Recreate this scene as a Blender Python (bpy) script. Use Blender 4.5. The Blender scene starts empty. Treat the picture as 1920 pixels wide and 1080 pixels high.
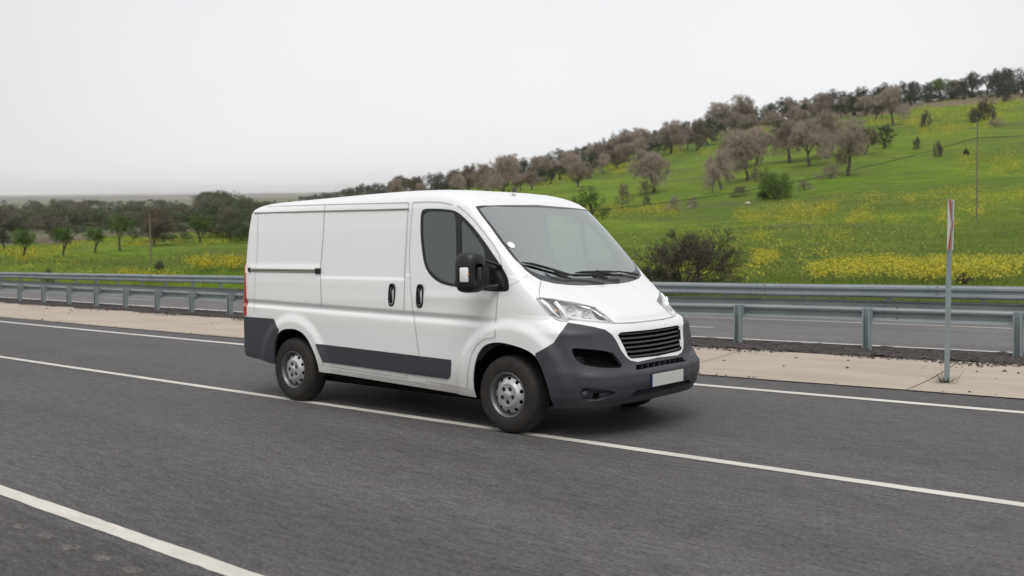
import bpy, bmesh, math, random
import numpy as np
from mathutils import Vector, Matrix, Euler
from mathutils.bvhtree import BVHTree
from mathutils.geometry import tessellate_polygon
from mathutils.interpolate import poly_3d_calc

rad = math.radians
sc = bpy.context.scene
col = sc.collection
rng = random.Random(7)
nrg = np.random.default_rng(11)

# ---------------------------------------------------------------- camera
# the road surface is z = 0, x runs along the road (the van drives towards +x)
CAM = Vector((8.61918, -7.54310, 1.62342))
CEUL = Euler((rad(87.643898), rad(0.453238), rad(40.338525)), 'XYZ')
FPX = 1870.10                      # focal length in pixels of the 1920 px wide photo
RM0 = CEUL.to_matrix()
cd = bpy.data.cameras.new('camera')
cam = bpy.data.objects.new('camera', cd)
col.objects.link(cam)
cam.location = CAM
cam.rotation_euler = CEUL
cd.sensor_width = 36.0
cd.lens = FPX / 1920 * 36.0
cd.clip_start = 0.1
cd.clip_end = 90000
cd.dof.use_dof = True
cd.dof.focus_distance = 10.0
cd.dof.aperture_fstop = 2.0
sc.camera = cam

# ---------------------------------------------------------------- sky and sun
SUN_EL, SUN_AZ = 60.0, 200.0
world = bpy.data.worlds.new('World')
sc.world = world
world.use_nodes = True
nt = world.node_tree
for n in list(nt.nodes): nt.nodes.remove(n)
wo = nt.nodes.new('ShaderNodeOutputWorld')
bg = nt.nodes.new('ShaderNodeBackground')
sky = nt.nodes.new('ShaderNodeTexSky')
sky.sky_type = 'NISHITA'
sky.sun_disc = False
sky.sun_elevation = rad(SUN_EL)
sky.sun_rotation = rad(90 - SUN_AZ)
sky.air_density = 1.0
sky.dust_density = 4.0
hs = nt.nodes.new('ShaderNodeHueSaturation')
hs.inputs['Saturation'].default_value = 0.12
nt.links.new(sky.outputs[0], hs.inputs['Color'])
# even stratus deck laid over the clear sky
tc = nt.nodes.new('ShaderNodeTexCoord')
mp = nt.nodes.new('ShaderNodeMapping')
mp.inputs['Scale'].default_value = (1.0, 1.0, 2.6)
nz = nt.nodes.new('ShaderNodeTexNoise')
nz.inputs['Scale'].default_value = 1.1
nz.inputs['Detail'].default_value = 3.0
nz.inputs['Roughness'].default_value = 0.45
nt.links.new(tc.outputs['Generated'], mp.inputs['Vector'])
nt.links.new(mp.outputs[0], nz.inputs['Vector'])
cr = nt.nodes.new('ShaderNodeValToRGB')
cr.color_ramp.elements[0].position = 0.25
cr.color_ramp.elements[0].color = (7.75, 7.85, 8.05, 1)
cr.color_ramp.elements[1].position = 0.75
cr.color_ramp.elements[1].color = (9.0, 9.05, 9.2, 1)
nt.links.new(nz.outputs['Fac'], cr.inputs[0])
mx = nt.nodes.new('ShaderNodeMix'); mx.data_type = 'RGBA'
mx.inputs[0].default_value = 0.88
# the deck is thinner, so brighter, in one broad part of the sky
dv = nt.nodes.new('ShaderNodeVectorMath'); dv.operation = 'DOT_PRODUCT'
gd = (RM0 @ Vector((0.02, 0.22, -1.0))).normalized()
dv.inputs[1].default_value = gd
nt.links.new(tc.outputs['Generated'], dv.inputs[0])
lb = nt.nodes.new('ShaderNodeMapRange'); lb.interpolation_type = 'SMOOTHSTEP'
lb.inputs[1].default_value = 0.80; lb.inputs[2].default_value = 0.985; lb.inputs[3].default_value = 0.86; lb.inputs[4].default_value = 1.07
nt.links.new(dv.outputs['Value'], lb.inputs[0])
nt.links.new(hs.outputs[0], mx.inputs[6])
m2 = nt.nodes.new('ShaderNodeMix'); m2.data_type = 'RGBA'; m2.blend_type = 'MULTIPLY'; m2.inputs[0].default_value = 1.0
nt.links.new(cr.outputs[0], m2.inputs[6]); nt.links.new(lb.outputs[0], m2.inputs[7])
nt.links.new(m2.outputs[2], mx.inputs[7])
nt.links.new(mx.outputs[2], bg.inputs['Color'])
bg.inputs['Strength'].default_value = 0.087
nt.links.new(bg.outputs[0], wo.inputs['Surface'])

sd = bpy.data.lights.new('sun', 'SUN')
sun = bpy.data.objects.new('sun', sd)
col.objects.link(sun)
sd.energy = 1.5
sd.angle = rad(40)
sd.color = (1.0, 0.98, 0.95)
sdir = Vector((math.cos(rad(SUN_AZ)) * math.cos(rad(SUN_EL)), math.sin(rad(SUN_AZ)) * math.cos(rad(SUN_EL)), math.sin(rad(SUN_EL))))
SUNDIR = Vector((0.30, -0.42, 0.86)).normalized()
sky.sun_elevation = math.asin(SUNDIR.z)
sky.sun_rotation = math.atan2(SUNDIR.x, SUNDIR.y)
sun.rotation_euler = SUNDIR.to_track_quat('Z', 'Y').to_euler()
sun.location = (0, 0, 40)

sc.view_settings.view_transform = 'Standard'
sc.view_settings.look = 'None'
sc.view_settings.gamma = 1.0
sc.view_settings.exposure = 0.34
sc.cycles.max_bounces = 8
sc.cycles.transparent_max_bounces = 24
sc.cycles.volume_bounces = 1

# ---------------------------------------------------------------- materials
def mat(name, base, rough=0.6, metal=0.0, spec=0.5, coat=0.0, var=0.0, vscale=5.0, bump=0.0, bscale=40.0, stretch=None, col2=None, trans=0.0, objvar=0.0):
    """Principled material, colour varied by noise between base and col2"""
    m = bpy.data.materials.new(name)
    m.use_nodes = True
    t = m.node_tree
    b = t.nodes['Principled BSDF']
    b.inputs['Base Color'].default_value = (*base, 1)
    b.inputs['Roughness'].default_value = rough
    b.inputs['Metallic'].default_value = metal
    b.inputs['Specular IOR Level'].default_value = spec
    b.inputs['Coat Weight'].default_value = coat
    b.inputs['Coat Roughness'].default_value = 0.06
    m.diffuse_color = (*base, 1)
    vec = None
    if var or bump or col2:
        c = t.nodes.new('ShaderNodeTexCoord')
        mpn = t.nodes.new('ShaderNodeMapping')
        if stretch: mpn.inputs['Scale'].default_value = stretch
        t.links.new(c.outputs['Object'], mpn.inputs['Vector'])
        vec = mpn.outputs[0]
    last = None
    if var or col2:
        n = t.nodes.new('ShaderNodeTexNoise')
        n.inputs['Scale'].default_value = vscale
        n.inputs['Detail'].default_value = 6
        n.inputs['Roughness'].default_value = 0.65
        t.links.new(vec, n.inputs['Vector'])
        r = t.nodes.new('ShaderNodeValToRGB')
        c2 = col2 or tuple(x * (1 - var) for x in base)
        c1 = base if col2 else tuple(min(1, x * (1 + var)) for x in base)
        r.color_ramp.elements[0].position = 0.36
        r.color_ramp.elements[0].color = (*c2, 1)
        r.color_ramp.elements[1].position = 0.64
        r.color_ramp.elements[1].color = (*c1, 1)
        t.links.new(n.outputs['Fac'], r.inputs[0])
        last = r.outputs[0]
    if objvar:
        oi = t.nodes.new('ShaderNodeObjectInfo')
        mr = t.nodes.new('ShaderNodeMapRange')
        mr.inputs[3].default_value = 1 - objvar
        mr.inputs[4].default_value = 1 + objvar
        t.links.new(oi.outputs['Random'], mr.inputs[0])
        mm = t.nodes.new('ShaderNodeMix'); mm.data_type = 'RGBA'; mm.blend_type = 'MULTIPLY'
        mm.inputs[0].default_value = 1
        if last: t.links.new(last, mm.inputs[6])
        else: mm.inputs[6].default_value = (*base, 1)
        t.links.new(mr.outputs[0], mm.inputs[7])
        last = mm.outputs[2]
    if last: t.links.new(last, b.inputs['Base Color'])
    if bump:
        n2 = t.nodes.new('ShaderNodeTexNoise')
        n2.inputs['Scale'].default_value = bscale
        n2.inputs['Detail'].default_value = 5
        t.links.new(vec, n2.inputs['Vector'])
        bp = t.nodes.new('ShaderNodeBump')
        bp.inputs['Strength'].default_value = bump
        bp.inputs['Distance'].default_value = 0.01
        t.links.new(n2.outputs['Fac'], bp.inputs['Height'])
        t.links.new(bp.outputs[0], b.inputs['Normal'])
    if trans:
        tr = t.nodes.new('ShaderNodeBsdfTranslucent')
        if last: t.links.new(last, tr.inputs['Color'])
        else: tr.inputs['Color'].default_value = (*base, 1)
        ms = t.nodes.new('ShaderNodeMixShader')
        ms.inputs[0].default_value = trans
        o = t.nodes['Material Output']
        t.links.new(b.outputs[0], ms.inputs[1])
        t.links.new(tr.outputs[0], ms.inputs[2])
        t.links.new(ms.outputs[0], o.inputs['Surface'])
    return m

def glass_mat(name, tint, f0, f1, rough=0.02):
    m = bpy.data.materials.new(name)
    m.use_nodes = True
    t = m.node_tree
    for n in list(t.nodes):
        if n.type != 'OUTPUT_MATERIAL': t.nodes.remove(n)
    o = [n for n in t.nodes if n.type == 'OUTPUT_MATERIAL'][0]
    tr = t.nodes.new('ShaderNodeBsdfTransparent'); tr.inputs[0].default_value = (*tint, 1)
    gl = t.nodes.new('ShaderNodeBsdfGlossy'); gl.inputs['Roughness'].default_value = rough
    gl.inputs['Color'].default_value = (0.93, 1.0, 0.98, 1)
    fr = t.nodes.new('ShaderNodeFresnel'); fr.inputs['IOR'].default_value = 1.5
    mr = t.nodes.new('ShaderNodeMapRange')
    mr.inputs[1].default_value = 0.04; mr.inputs[2].default_value = 0.5
    mr.inputs[3].default_value = f0; mr.inputs[4].default_value = f1
    t.links.new(fr.outputs[0], mr.inputs[0])
    ms = t.nodes.new('ShaderNodeMixShader')
    t.links.new(mr.outputs[0], ms.inputs[0])
    t.links.new(tr.outputs[0], ms.inputs[1]); t.links.new(gl.outputs[0], ms.inputs[2])
    t.links.new(ms.outputs[0], o.inputs['Surface'])
    return m

M = {}
def paint_material():
    m = mat('white_paint', (0.80, 0.80, 0.80), 0.28, coat=1.0)
    t = m.node_tree; b = t.nodes['Principled BSDF']
    c = t.nodes.new('ShaderNodeTexCoord'); sx = t.nodes.new('ShaderNodeSeparateXYZ'); t.links.new(c.outputs['Object'], sx.inputs[0])
    mr = t.nodes.new('ShaderNodeMapRange'); mr.inputs[1].default_value = 0.62; mr.inputs[2].default_value = 0.30; t.links.new(sx.outputs[2], mr.inputs[0])
    n = t.nodes.new('ShaderNodeTexNoise'); n.inputs['Scale'].default_value = 3.5; n.inputs['Detail'].default_value = 7; n.inputs['Roughness'].default_value = 0.7
    t.links.new(c.outputs['Object'], n.inputs['Vector'])
    mu = t.nodes.new('ShaderNodeMath'); mu.operation = 'MULTIPLY'; t.links.new(mr.outputs[0], mu.inputs[0]); t.links.new(n.outputs['Fac'], mu.inputs[1])
    mx = t.nodes.new('ShaderNodeMix'); mx.data_type = 'RGBA'
    mx.inputs[6].default_value = (0.80, 0.80, 0.80, 1); mx.inputs[7].default_value = (0.36, 0.31, 0.25, 1)
    t.links.new(mu.outputs[0], mx.inputs[0]); t.links.new(mx.outputs[2], b.inputs['Base Color'])
    ma = t.nodes.new('ShaderNodeMath'); ma.operation = 'MULTIPLY_ADD'; ma.inputs[1].default_value = -1.5; ma.inputs[2].default_value = 1.0; ma.use_clamp = True
    t.links.new(mu.outputs[0], ma.inputs[0]); t.links.new(ma.outputs[0], b.inputs['Coat Weight'])
    return m
M['paint'] = paint_material()
M['plastic'] = mat('grey_plastic', (0.040, 0.043, 0.052), 0.5, var=0.10, vscale=6, bump=0.05, bscale=300)
M['black'] = mat('black_plastic', (0.009, 0.010, 0.012), 0.42, var=0.15, vscale=8)
M['dark'] = mat('dark_void', (0.003, 0.003, 0.003), 0.9, spec=0.1)
M['frit'] = mat('glass_edge_black', (0.035, 0.035, 0.042), 0.25, coat=0.3)
M['seam_shade'] = mat('seam_and_shade_grey', (0.26, 0.26, 0.27), 0.7)
M['chrome'] = mat('reflector_chrome', (0.88, 0.88, 0.9), 0.14, metal=1.0)
M['lampgrey'] = mat('lamp_housing', (0.10, 0.10, 0.11), 0.35)
M['lampsilver'] = mat('lamp_silver', (0.72, 0.72, 0.73), 0.3)
M['lampwhite'] = mat('lamp_white', (0.85, 0.85, 0.85), 0.2, coat=0.5)
M['amber'] = mat('amber_plastic', (0.8, 0.28, 0.06), 0.25)
M['red'] = mat('red_lens', (0.42, 0.015, 0.02), 0.12, coat=0.8)
M['alu'] = mat('aluminium', (0.62, 0.60, 0.58), 0.35, metal=0.8)
M['rim'] = mat('painted_steel', (0.62, 0.62, 0.64), 0.34, metal=0.75, var=0.12, vscale=10)
M['rimdark'] = mat('rim_barrel', (0.17, 0.17, 0.18), 0.4, metal=0.7)
M['tyre'] = mat('tyre_rubber', (0.011, 0.010, 0.010), 0.75, col2=(0.029, 0.023, 0.018), vscale=7, bump=0.1, bscale=90)
M['seat'] = mat('seat_fabric', (0.10, 0.11, 0.12), 0.9, var=0.1, vscale=30)
M['dash'] = mat('dashboard_plastic', (0.10, 0.105, 0.11), 0.7)
M['trim'] = mat('cab_lining', (0.17, 0.18, 0.17), 0.8)
M['plate'] = mat('plate_blank', (0.60, 0.60, 0.57), 0.4)
M['blue'] = mat('plate_blue', (0.01, 0.03, 0.16), 0.4)
M['glass'] = glass_mat('windscreen_glass', (0.76, 0.87, 0.86), 0.46, 0.80)
M['sideglass'] = glass_mat('side_glass', (0.46, 0.60, 0.48), 0.13, 0.7)
M['lens'] = glass_mat('lamp_lens', (0.99, 0.99, 0.99), 0.03, 0.35)
M['galv'] = mat('galvanised_steel', (0.31, 0.345, 0.355), 0.55, metal=0.35, col2=(0.24, 0.275, 0.285), vscale=3, stretch=(0.4, 1, 1), bump=0.03, bscale=60)
M['galvpost'] = mat('galvanised_post', (0.30, 0.35, 0.36), 0.55, metal=0.3, col2=(0.24, 0.285, 0.295), vscale=9)
M['bolt'] = mat('bolt_steel', (0.12, 0.12, 0.13), 0.5, metal=0.7)
M['wood'] = mat('weathered_wood', (0.17, 0.135, 0.105), 0.9, var=0.2, vscale=3, stretch=(4, 4, 0.5))
M['wire'] = mat('black_cable', (0.012, 0.012, 0.012), 0.6)
M['signwhite'] = mat('sign_white', (0.66, 0.65, 0.60), 0.4)
M['signred'] = mat('sign_red', (0.50, 0.05, 0.03), 0.4)
M['bark'] = mat('bark', (0.060, 0.047, 0.038), 0.95, var=0.3, vscale=12)
M['barklight'] = mat('pale_bark', (0.12, 0.095, 0.075), 0.95, var=0.3, vscale=12)
M['olive'] = mat('olive_leaves', (0.060, 0.078, 0.048), 0.85, col2=(0.032, 0.042, 0.028), vscale=5, objvar=0.25, trans=0.15)
M['green'] = mat('fresh_leaves', (0.125, 0.20, 0.03), 0.8, col2=(0.06, 0.105, 0.018), vscale=5, objvar=0.15, trans=0.25)
M['darkgreen'] = mat('dark_leaves', (0.045, 0.062, 0.022), 0.85, col2=(0.026, 0.036, 0.016), vscale=5, objvar=0.2, trans=0.15)
M['twig'] = mat('pinkish_twigs', (0.40, 0.325, 0.28), 0.95, col2=(0.26, 0.205, 0.172), vscale=4, objvar=0.15, trans=0.1)
M['twigbrown'] = mat('brown_twigs', (0.20, 0.155, 0.115), 0.95, col2=(0.115, 0.088, 0.066), vscale=4, objvar=0.15)
M['twigdark'] = mat('dark_twigs', (0.105, 0.085, 0.068), 0.95, col2=(0.050, 0.042, 0.034), vscale=4, objvar=0.1)
M['flower'] = mat('yellow_flowers', (0.50, 0.41, 0.02), 0.8, col2=(0.24, 0.28, 0.03), vscale=1.6, trans=0.2)
M['blade'] = mat('grass_blades', (0.125, 0.19, 0.026), 0.8, col2=(0.175, 0.20, 0.040), vscale=0.6, trans=0.25)
M['rock'] = mat('pale_rock', (0.50, 0.47, 0.42), 0.9, var=0.15, vscale=3)
M['wall'] = mat('shed_wall', (0.55, 0.54, 0.51), 0.9)
M['roof'] = mat('shed_roof', (0.62, 0.62, 0.62), 0.7)
M['pebble'] = mat('dark_gravel', (0.035, 0.029, 0.028), 0.95, col2=(0.085, 0.072, 0.068), vscale=9)
M['sticker'] = mat('white_sticker', (0.85, 0.85, 0.85), 0.5)

# ---------------------------------------------------------------- object helpers
def link(name, me, m=None, parent=None):
    o = bpy.data.objects.new(name, me)
    col.objects.link(o)
    if m is not None:
        for k in (m if isinstance(m, (list, tuple)) else [m]): me.materials.append(k)
    if parent: o.parent = parent
    return o

def obj(name, bm, m, parent=None, smooth=False, ang=None):
    me = bpy.data.meshes.new(name)
    bmesh.ops.recalc_face_normals(bm, faces=bm.faces[:]) if ang != 'keep' else None
    if smooth:
        for f in bm.faces: f.smooth = True
    if smooth and ang not in (None, 'keep'):
        for e in bm.edges:
            if len(e.link_faces) == 2 and e.calc_face_angle(0) > rad(ang): e.smooth = False
    bm.to_mesh(me); bm.free()
    return link(name, me, m, parent)

def empty(name, loc=(0, 0, 0), rz=0, parent=None):
    o = bpy.data.objects.new(name, None)
    o.empty_display_size = 0.3
    col.objects.link(o)
    o.location = loc; o.rotation_euler = (0, 0, rz)
    if parent: o.parent = parent
    return o

def tag(o, label=None, cat=None, group=None, kind=None):
    if label: o['label'] = label
    if cat: o['category'] = cat
    if group: o['group'] = group
    if kind: o['kind'] = kind
    return o

def box(bm, lo, hi, bev=0.0, mi=0, mtx=None):
    lo, hi = Vector(lo), Vector(hi)
    r = bmesh.ops.create_cube(bm, size=1.0)
    vs = r['verts']
    for v in vs:
        v.co = Vector(((lo[i] + hi[i]) / 2 + v.co[i] * (hi[i] - lo[i])) for i in range(3))
    fs = list({f for v in vs for f in v.link_faces})
    for f in fs: f.material_index = mi
    if bev:
        es = list({e for v in vs for e in v.link_edges})
        rb = bmesh.ops.bevel(bm, geom=es, offset=bev, segments=2, affect='EDGES', profile=0.5)
        vs = list({v for f in rb['faces'] for v in f.verts} | {v for v in vs if v.is_valid})
        for f in rb['faces']: f.material_index = mi
    if mtx is not None:
        for v in vs: v.co = mtx @ v.co
    return vs

def tube(bm, pts, rads, seg=8, caps=True, mi=0, flat=1.0):
    rings = []
    pts = [Vector(p) for p in pts]
    up0 = Vector((0.13, 0.21, 0.97))
    for i, p in enumerate(pts):
        d = (pts[min(i + 1, len(pts) - 1)] - pts[max(i - 1, 0)]).normalized()
        a = d.cross(up0)
        if a.length < 0.1: a = d.cross(Vector((1, 0, 0)))
        a.normalize(); b = d.cross(a)
        r = rads[i] if isinstance(rads, (list, tuple)) else rads
        rings.append([bm.verts.new(p + a * math.cos(2 * math.pi * k / seg) * r + b * math.sin(2 * math.pi * k / seg) * r * flat) for k in range(seg)])
    for i in range(len(rings) - 1):
        for k in range(seg):
            f = bm.faces.new((rings[i][k], rings[i][(k + 1) % seg], rings[i + 1][(k + 1) % seg], rings[i + 1][k]))
            f.smooth = True; f.material_index = mi
    if caps:
        bm.faces.new(rings[0][::-1]).material_index = mi; bm.faces.new(rings[-1]).material_index = mi

def lathe(bm, prof, seg=48, axis='Y', mi=0, closed=False):
    """prof: (radius, along) pairs, revolved about the axis"""
    rings = []
    for r, a in prof:
        ring = []
        for k in range(seg):
            t = 2 * math.pi * k / seg
            ring.append(bm.verts.new((r * math.cos(t), a, r * math.sin(t)) if axis == 'Y' else (r * math.cos(t), r * math.sin(t), a)))
        rings.append(ring)
    n = len(rings)
    for i in range(n if closed else n - 1):
        for k in range(seg):
            f = bm.faces.new((rings[i][k], rings[i][(k + 1) % seg], rings[(i + 1) % n][(k + 1) % seg], rings[(i + 1) % n][k]))
            f.smooth = True; f.material_index = mi
    return rings

# ---------------------------------------------------------------- pixels of the photograph -> rays and points of the place
RM = CEUL.to_matrix()
RN = np.array(RM)
CN = np.array(CAM)
def ray(u, v):
    return (RM @ Vector(((u - 960) / FPX, -(v - 540) / FPX, -1.0))).normalized()
def rays(u, v):
    d = np.stack([(u - 960) / FPX, -(v - 540) / FPX, -np.ones_like(u)], -1) @ RN.T
    return d
def onz(u, v, z=0.0):
    d = ray(u, v)
    return CAM + d * ((z - CAM.z) / d.z)

# ================================================================ TERRAIN
RS = [14, 22, 30, 45, 70, 110, 160, 230, 330, 400, 450, 700, 1500, 3000, 6000, 30000]
def far(u, r): return 362 - 0.0125 * u + 20 * FPX / r
COLS = {  # columns of the view: height of the ground line in the photograph at growing distances
    -500: [None, None, 555, 520, 498, 480, 466, 455, 446, 436, 430, 402],
    0:    [None, None, 545, 508, 495, 480, 460, 449, 441, 431, 424, 400],
    225:  [None, None, 543, 507, 493, 474, 450, 439, 432, 424, 418, 397],
    450:  [None, None, 539, 505, 485, 455, 432, 420, 410, 404, 400, 390],
    700:  [None, None, 537, 505, 478, 432, 407, 388, 375, 369, 367, 372],
    960:  [None, None, 536, 505, 474, 425, 390, 365, 345, 337, 335, 352],
    1200: [None, None, 535, 503, 468, 418, 378, 335, 292, 279, 276, 300],
    1400: [None, None, 533, 500, 460, 405, 350, 298, 252, 236, 232, 262],
    1600: [None, None, 532, 498, 450, 388, 325, 268, 220, 204, 200, 235],
    1920: [None, None, 531, 495, 440, 370, 303, 240, 190, 174, 170, 205],
    2500: [None, None, 530, 490, 425, 345, 265, 200, 150, 135, 132, 165],
}
def _z_at(u, v, r):
    d = ray(u, v)
    return CAM.z + d.z / math.hypot(d.x, d.y) * r
azs, tab = [], []
for u in sorted(COLS):
    d = ray(u, 420)
    azs.append(math.atan2(d.y, d.x))
    row = []
    vv = COLS[u]
    for i, r in enumerate(RS):
        if i < 2: row.append(-0.06)
        elif i < len(vv): row.append(_z_at(u, vv[i], r))
        else:
            # the hill sinks to the plain behind its crest
            k = {12: 0.35, 13: 0.12}.get(i, 0.0) * max(0, min(1, (u - 500) / 900))
            row.append(_z_at(u, far(u, r) - k * 120, r))
    tab.append(row)
azs = np.array(azs)[::-1]; tab = np.array(tab)[::-1]
lo_az, hi_az = azs[0], azs[-1]
flat = np.array([-0.06, -0.06] + [0.0] * (len(RS) - 2))
back = flat + np.array([0, 0] + [min(0.055 * (r - 22), 8 + 0.012 * r) for r in RS[2:]])
NA, NR = 360, 150
ga = np.linspace(-math.pi, math.pi, NA)
lr = np.linspace(math.log(RS[0]), math.log(RS[-1]), NR)
G = np.zeros((NA, NR))
for i, a in enumerate(ga):
    rowz = np.array([np.interp(a, azs, tab[:, k]) for k in range(len(RS))])
    off = max(0.0, lo_az - a, a - hi_az)
    w = min(1.0, off / 0.9)
    rowz = rowz * (1 - w) + back * w
    G[i] = np.interp(lr, np.log(RS), (rowz - CAM.z) / np.array(RS))
for _ in range(5):
    G[1:-1] = (G[:-2] + 2 * G[1:-1] + G[2:]) / 4
for _ in range(3):
    G[:, 1:-1] = (G[:, :-2] + 2 * G[:, 1:-1] + G[:, 2:]) / 4

def cx(x):
    x = np.asarray(x, float)
    return np.where(x < -14, 0.0, np.where(x < 7, 0.0016 * (x + 14) ** 2, 0.7056 + 0.0672 * (x - 7)))
def lane(y0, s, x): return y0 + s * cx(x)
def road2_z(x, y):
    return -0.02 * np.clip(y - 8, 0, 7) * (1 + np.clip(-np.asarray(x, float) / 40, 0, 1.2))

def height(x, y):
    x = np.asarray(x, float); y = np.asarray(y, float)
    dx, dy = x - CN[0], y - CN[1]
    r = np.maximum(np.hypot(dx, dy), RS[0]); a = np.arctan2(dy, dx)
    fi = np.clip((a + math.pi) / (2 * math.pi) * (NA - 1), 0, NA - 1.001)
    fj = np.clip((np.log(r) - lr[0]) / (lr[-1] - lr[0]) * (NR - 1), 0, NR - 1.001)
    i, j = fi.astype(int), fj.astype(int); p, q = fi - i, fj - j
    z = G[i, j] * (1 - p) * (1 - q) + G[i + 1, j] * p * (1 - q) + G[i, j + 1] * (1 - p) * q + G[i + 1, j + 1] * p * q
    z = CN[2] + z * r
    # gentle lumps in the field
    amp = np.clip((r - 30) / 100, 0, 1)
    z = z + amp * (0.35 * np.sin(x * 0.11 + 1.3) * np.cos(y * 0.09) + 0.18 * np.sin(x * 0.31 + y * 0.23) + 0.10 * np.sin(x * 0.7 - y * 0.5))
    y1 = lane(14.9, 2.2, x)
    w = np.clip((y - y1) / 6.0, 0, 1); w = w * w * (3 - 2 * w)
    zr = road2_z(x, np.minimum(y, 15.0)) - 0.06
    near = (y < y1)
    z = np.where(near, zr, zr * (1 - w) + z * w)
    yb = -9.0
    w2 = np.clip((yb - y) / 30.0, 0, 1)
    z = np.where(y < yb, -0.06 + (z - zr) * 0 + w2 * np.minimum(0.07 * np.maximum(0, r - 20), 8 + .012 * r), z)
    return z

def ground_hits(u, v):
    """march view rays to the terrain (vectorised)"""
    u = np.asarray(u, float); v = np.asarray(v, float)
    d = rays(u, v); h = np.hypot(d[..., 0], d[..., 1])[..., None]; d = d / h
    rr = np.exp(np.linspace(math.log(15), math.log(2500), 240))
    hit = np.full(u.shape, np.nan); prev = np.full(u.shape, 1e9); pr = rr[0]
    for r in rr:
        P = CN + d * r
        g = P[..., 2] - height(P[..., 0], P[..., 1])
        new = np.isnan(hit) & (g <= 0)
        t = np.where(new, prev / np.maximum(1e-9, prev - g), 0)
        hit = np.where(new, pr + (r - pr) * t, hit)
        prev = g; pr = r
    P = CN + d * np.nan_to_num(hit, nan=50.0)[..., None]
    P[..., 2] = height(P[..., 0], P[..., 1])
    return P, hit
def ground_at(u, v):
    P, r = ground_hits(np.array([u]), np.array([v]))
    if np.isnan(r[0]): 
        return None, None
    return Vector(P[0]), float(r[0])

# the sheet itself: rings and spokes around the road, out to the horizon
def build_ground():
    a1 = np.concatenate([np.arange(math.radians(70), math.radians(182), math.radians(0.4)), np.arange(math.radians(182), math.radians(430), math.radians(3))])
    r1 = np.concatenate([[2, 5, 9, 14, 18], np.exp(np.linspace(math.log(21), math.log(600), 130)), np.exp(np.linspace(math.log(640), math.log(30000), 40))])
    A, Rr = np.meshgrid(a1, r1, indexing='ij')
    X = CN[0] + Rr * np.cos(A); Y = CN[1] + Rr * np.sin(A); Z = height(X, Y)
    na, nr = A.shape
    V = np.stack([X, Y, Z], -1).reshape(-1, 3)
    V = np.concatenate([V, [[CN[0], CN[1], -0.06]]])
    F, MI = [], []
    I = np.arange(na * nr).reshape(na, nr)
    # zone of each face by distance and bearing
    for i in range(na):
        k = (i + 1) % na
        deg = math.degrees(a1[i]) % 360
        for j in range(nr - 1):
            F.append((I[i, j], I[i, j + 1], I[k, j + 1], I[k, j]))
            r = r1[j]
            az = math.degrees(a1[i])
            left = az > 142            # the plain lies to the left of the van
            edge = 168 + 10 * math.sin(az * 0.9)
            mi = 0
            if az < 190 and az > 60:
                if left:
                    b = float(np.interp(az, [142, 145, 151, 157, 165], [150, 150, 190, 150, 135])) + 5 * math.sin(az * 1.7)
                    if r > b: mi = 1
                    if r > b + 34: mi = 2
                if az < 114.5 - 3 * math.sin(r * .05) and 345 + 12 * math.sin(az * 1.3) < r < 415: mi = 1
                if r > 520: mi = 2
                if r > 2300: mi = 3
                if left and 760 < r < 1050 and az > 160: mi = 4
            elif r > 2300: mi = 3
            MI.append(mi)
        F.append((len(V) - 1, I[i, 0], I[k, 0])); MI.append(0)
    me = bpy.data.meshes.new('ground')
    me.from_pydata(V.tolist(), [], F)
    me.polygons.foreach_set('material_index', MI)
    me.polygons.foreach_set('use_smooth', [True] * len(F))
    o = link('ground', me, [M['field'], M['soil'], M['scrub'], M['mudflat'], M['crop']])
    tag(o, kind='structure')
    return o

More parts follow.
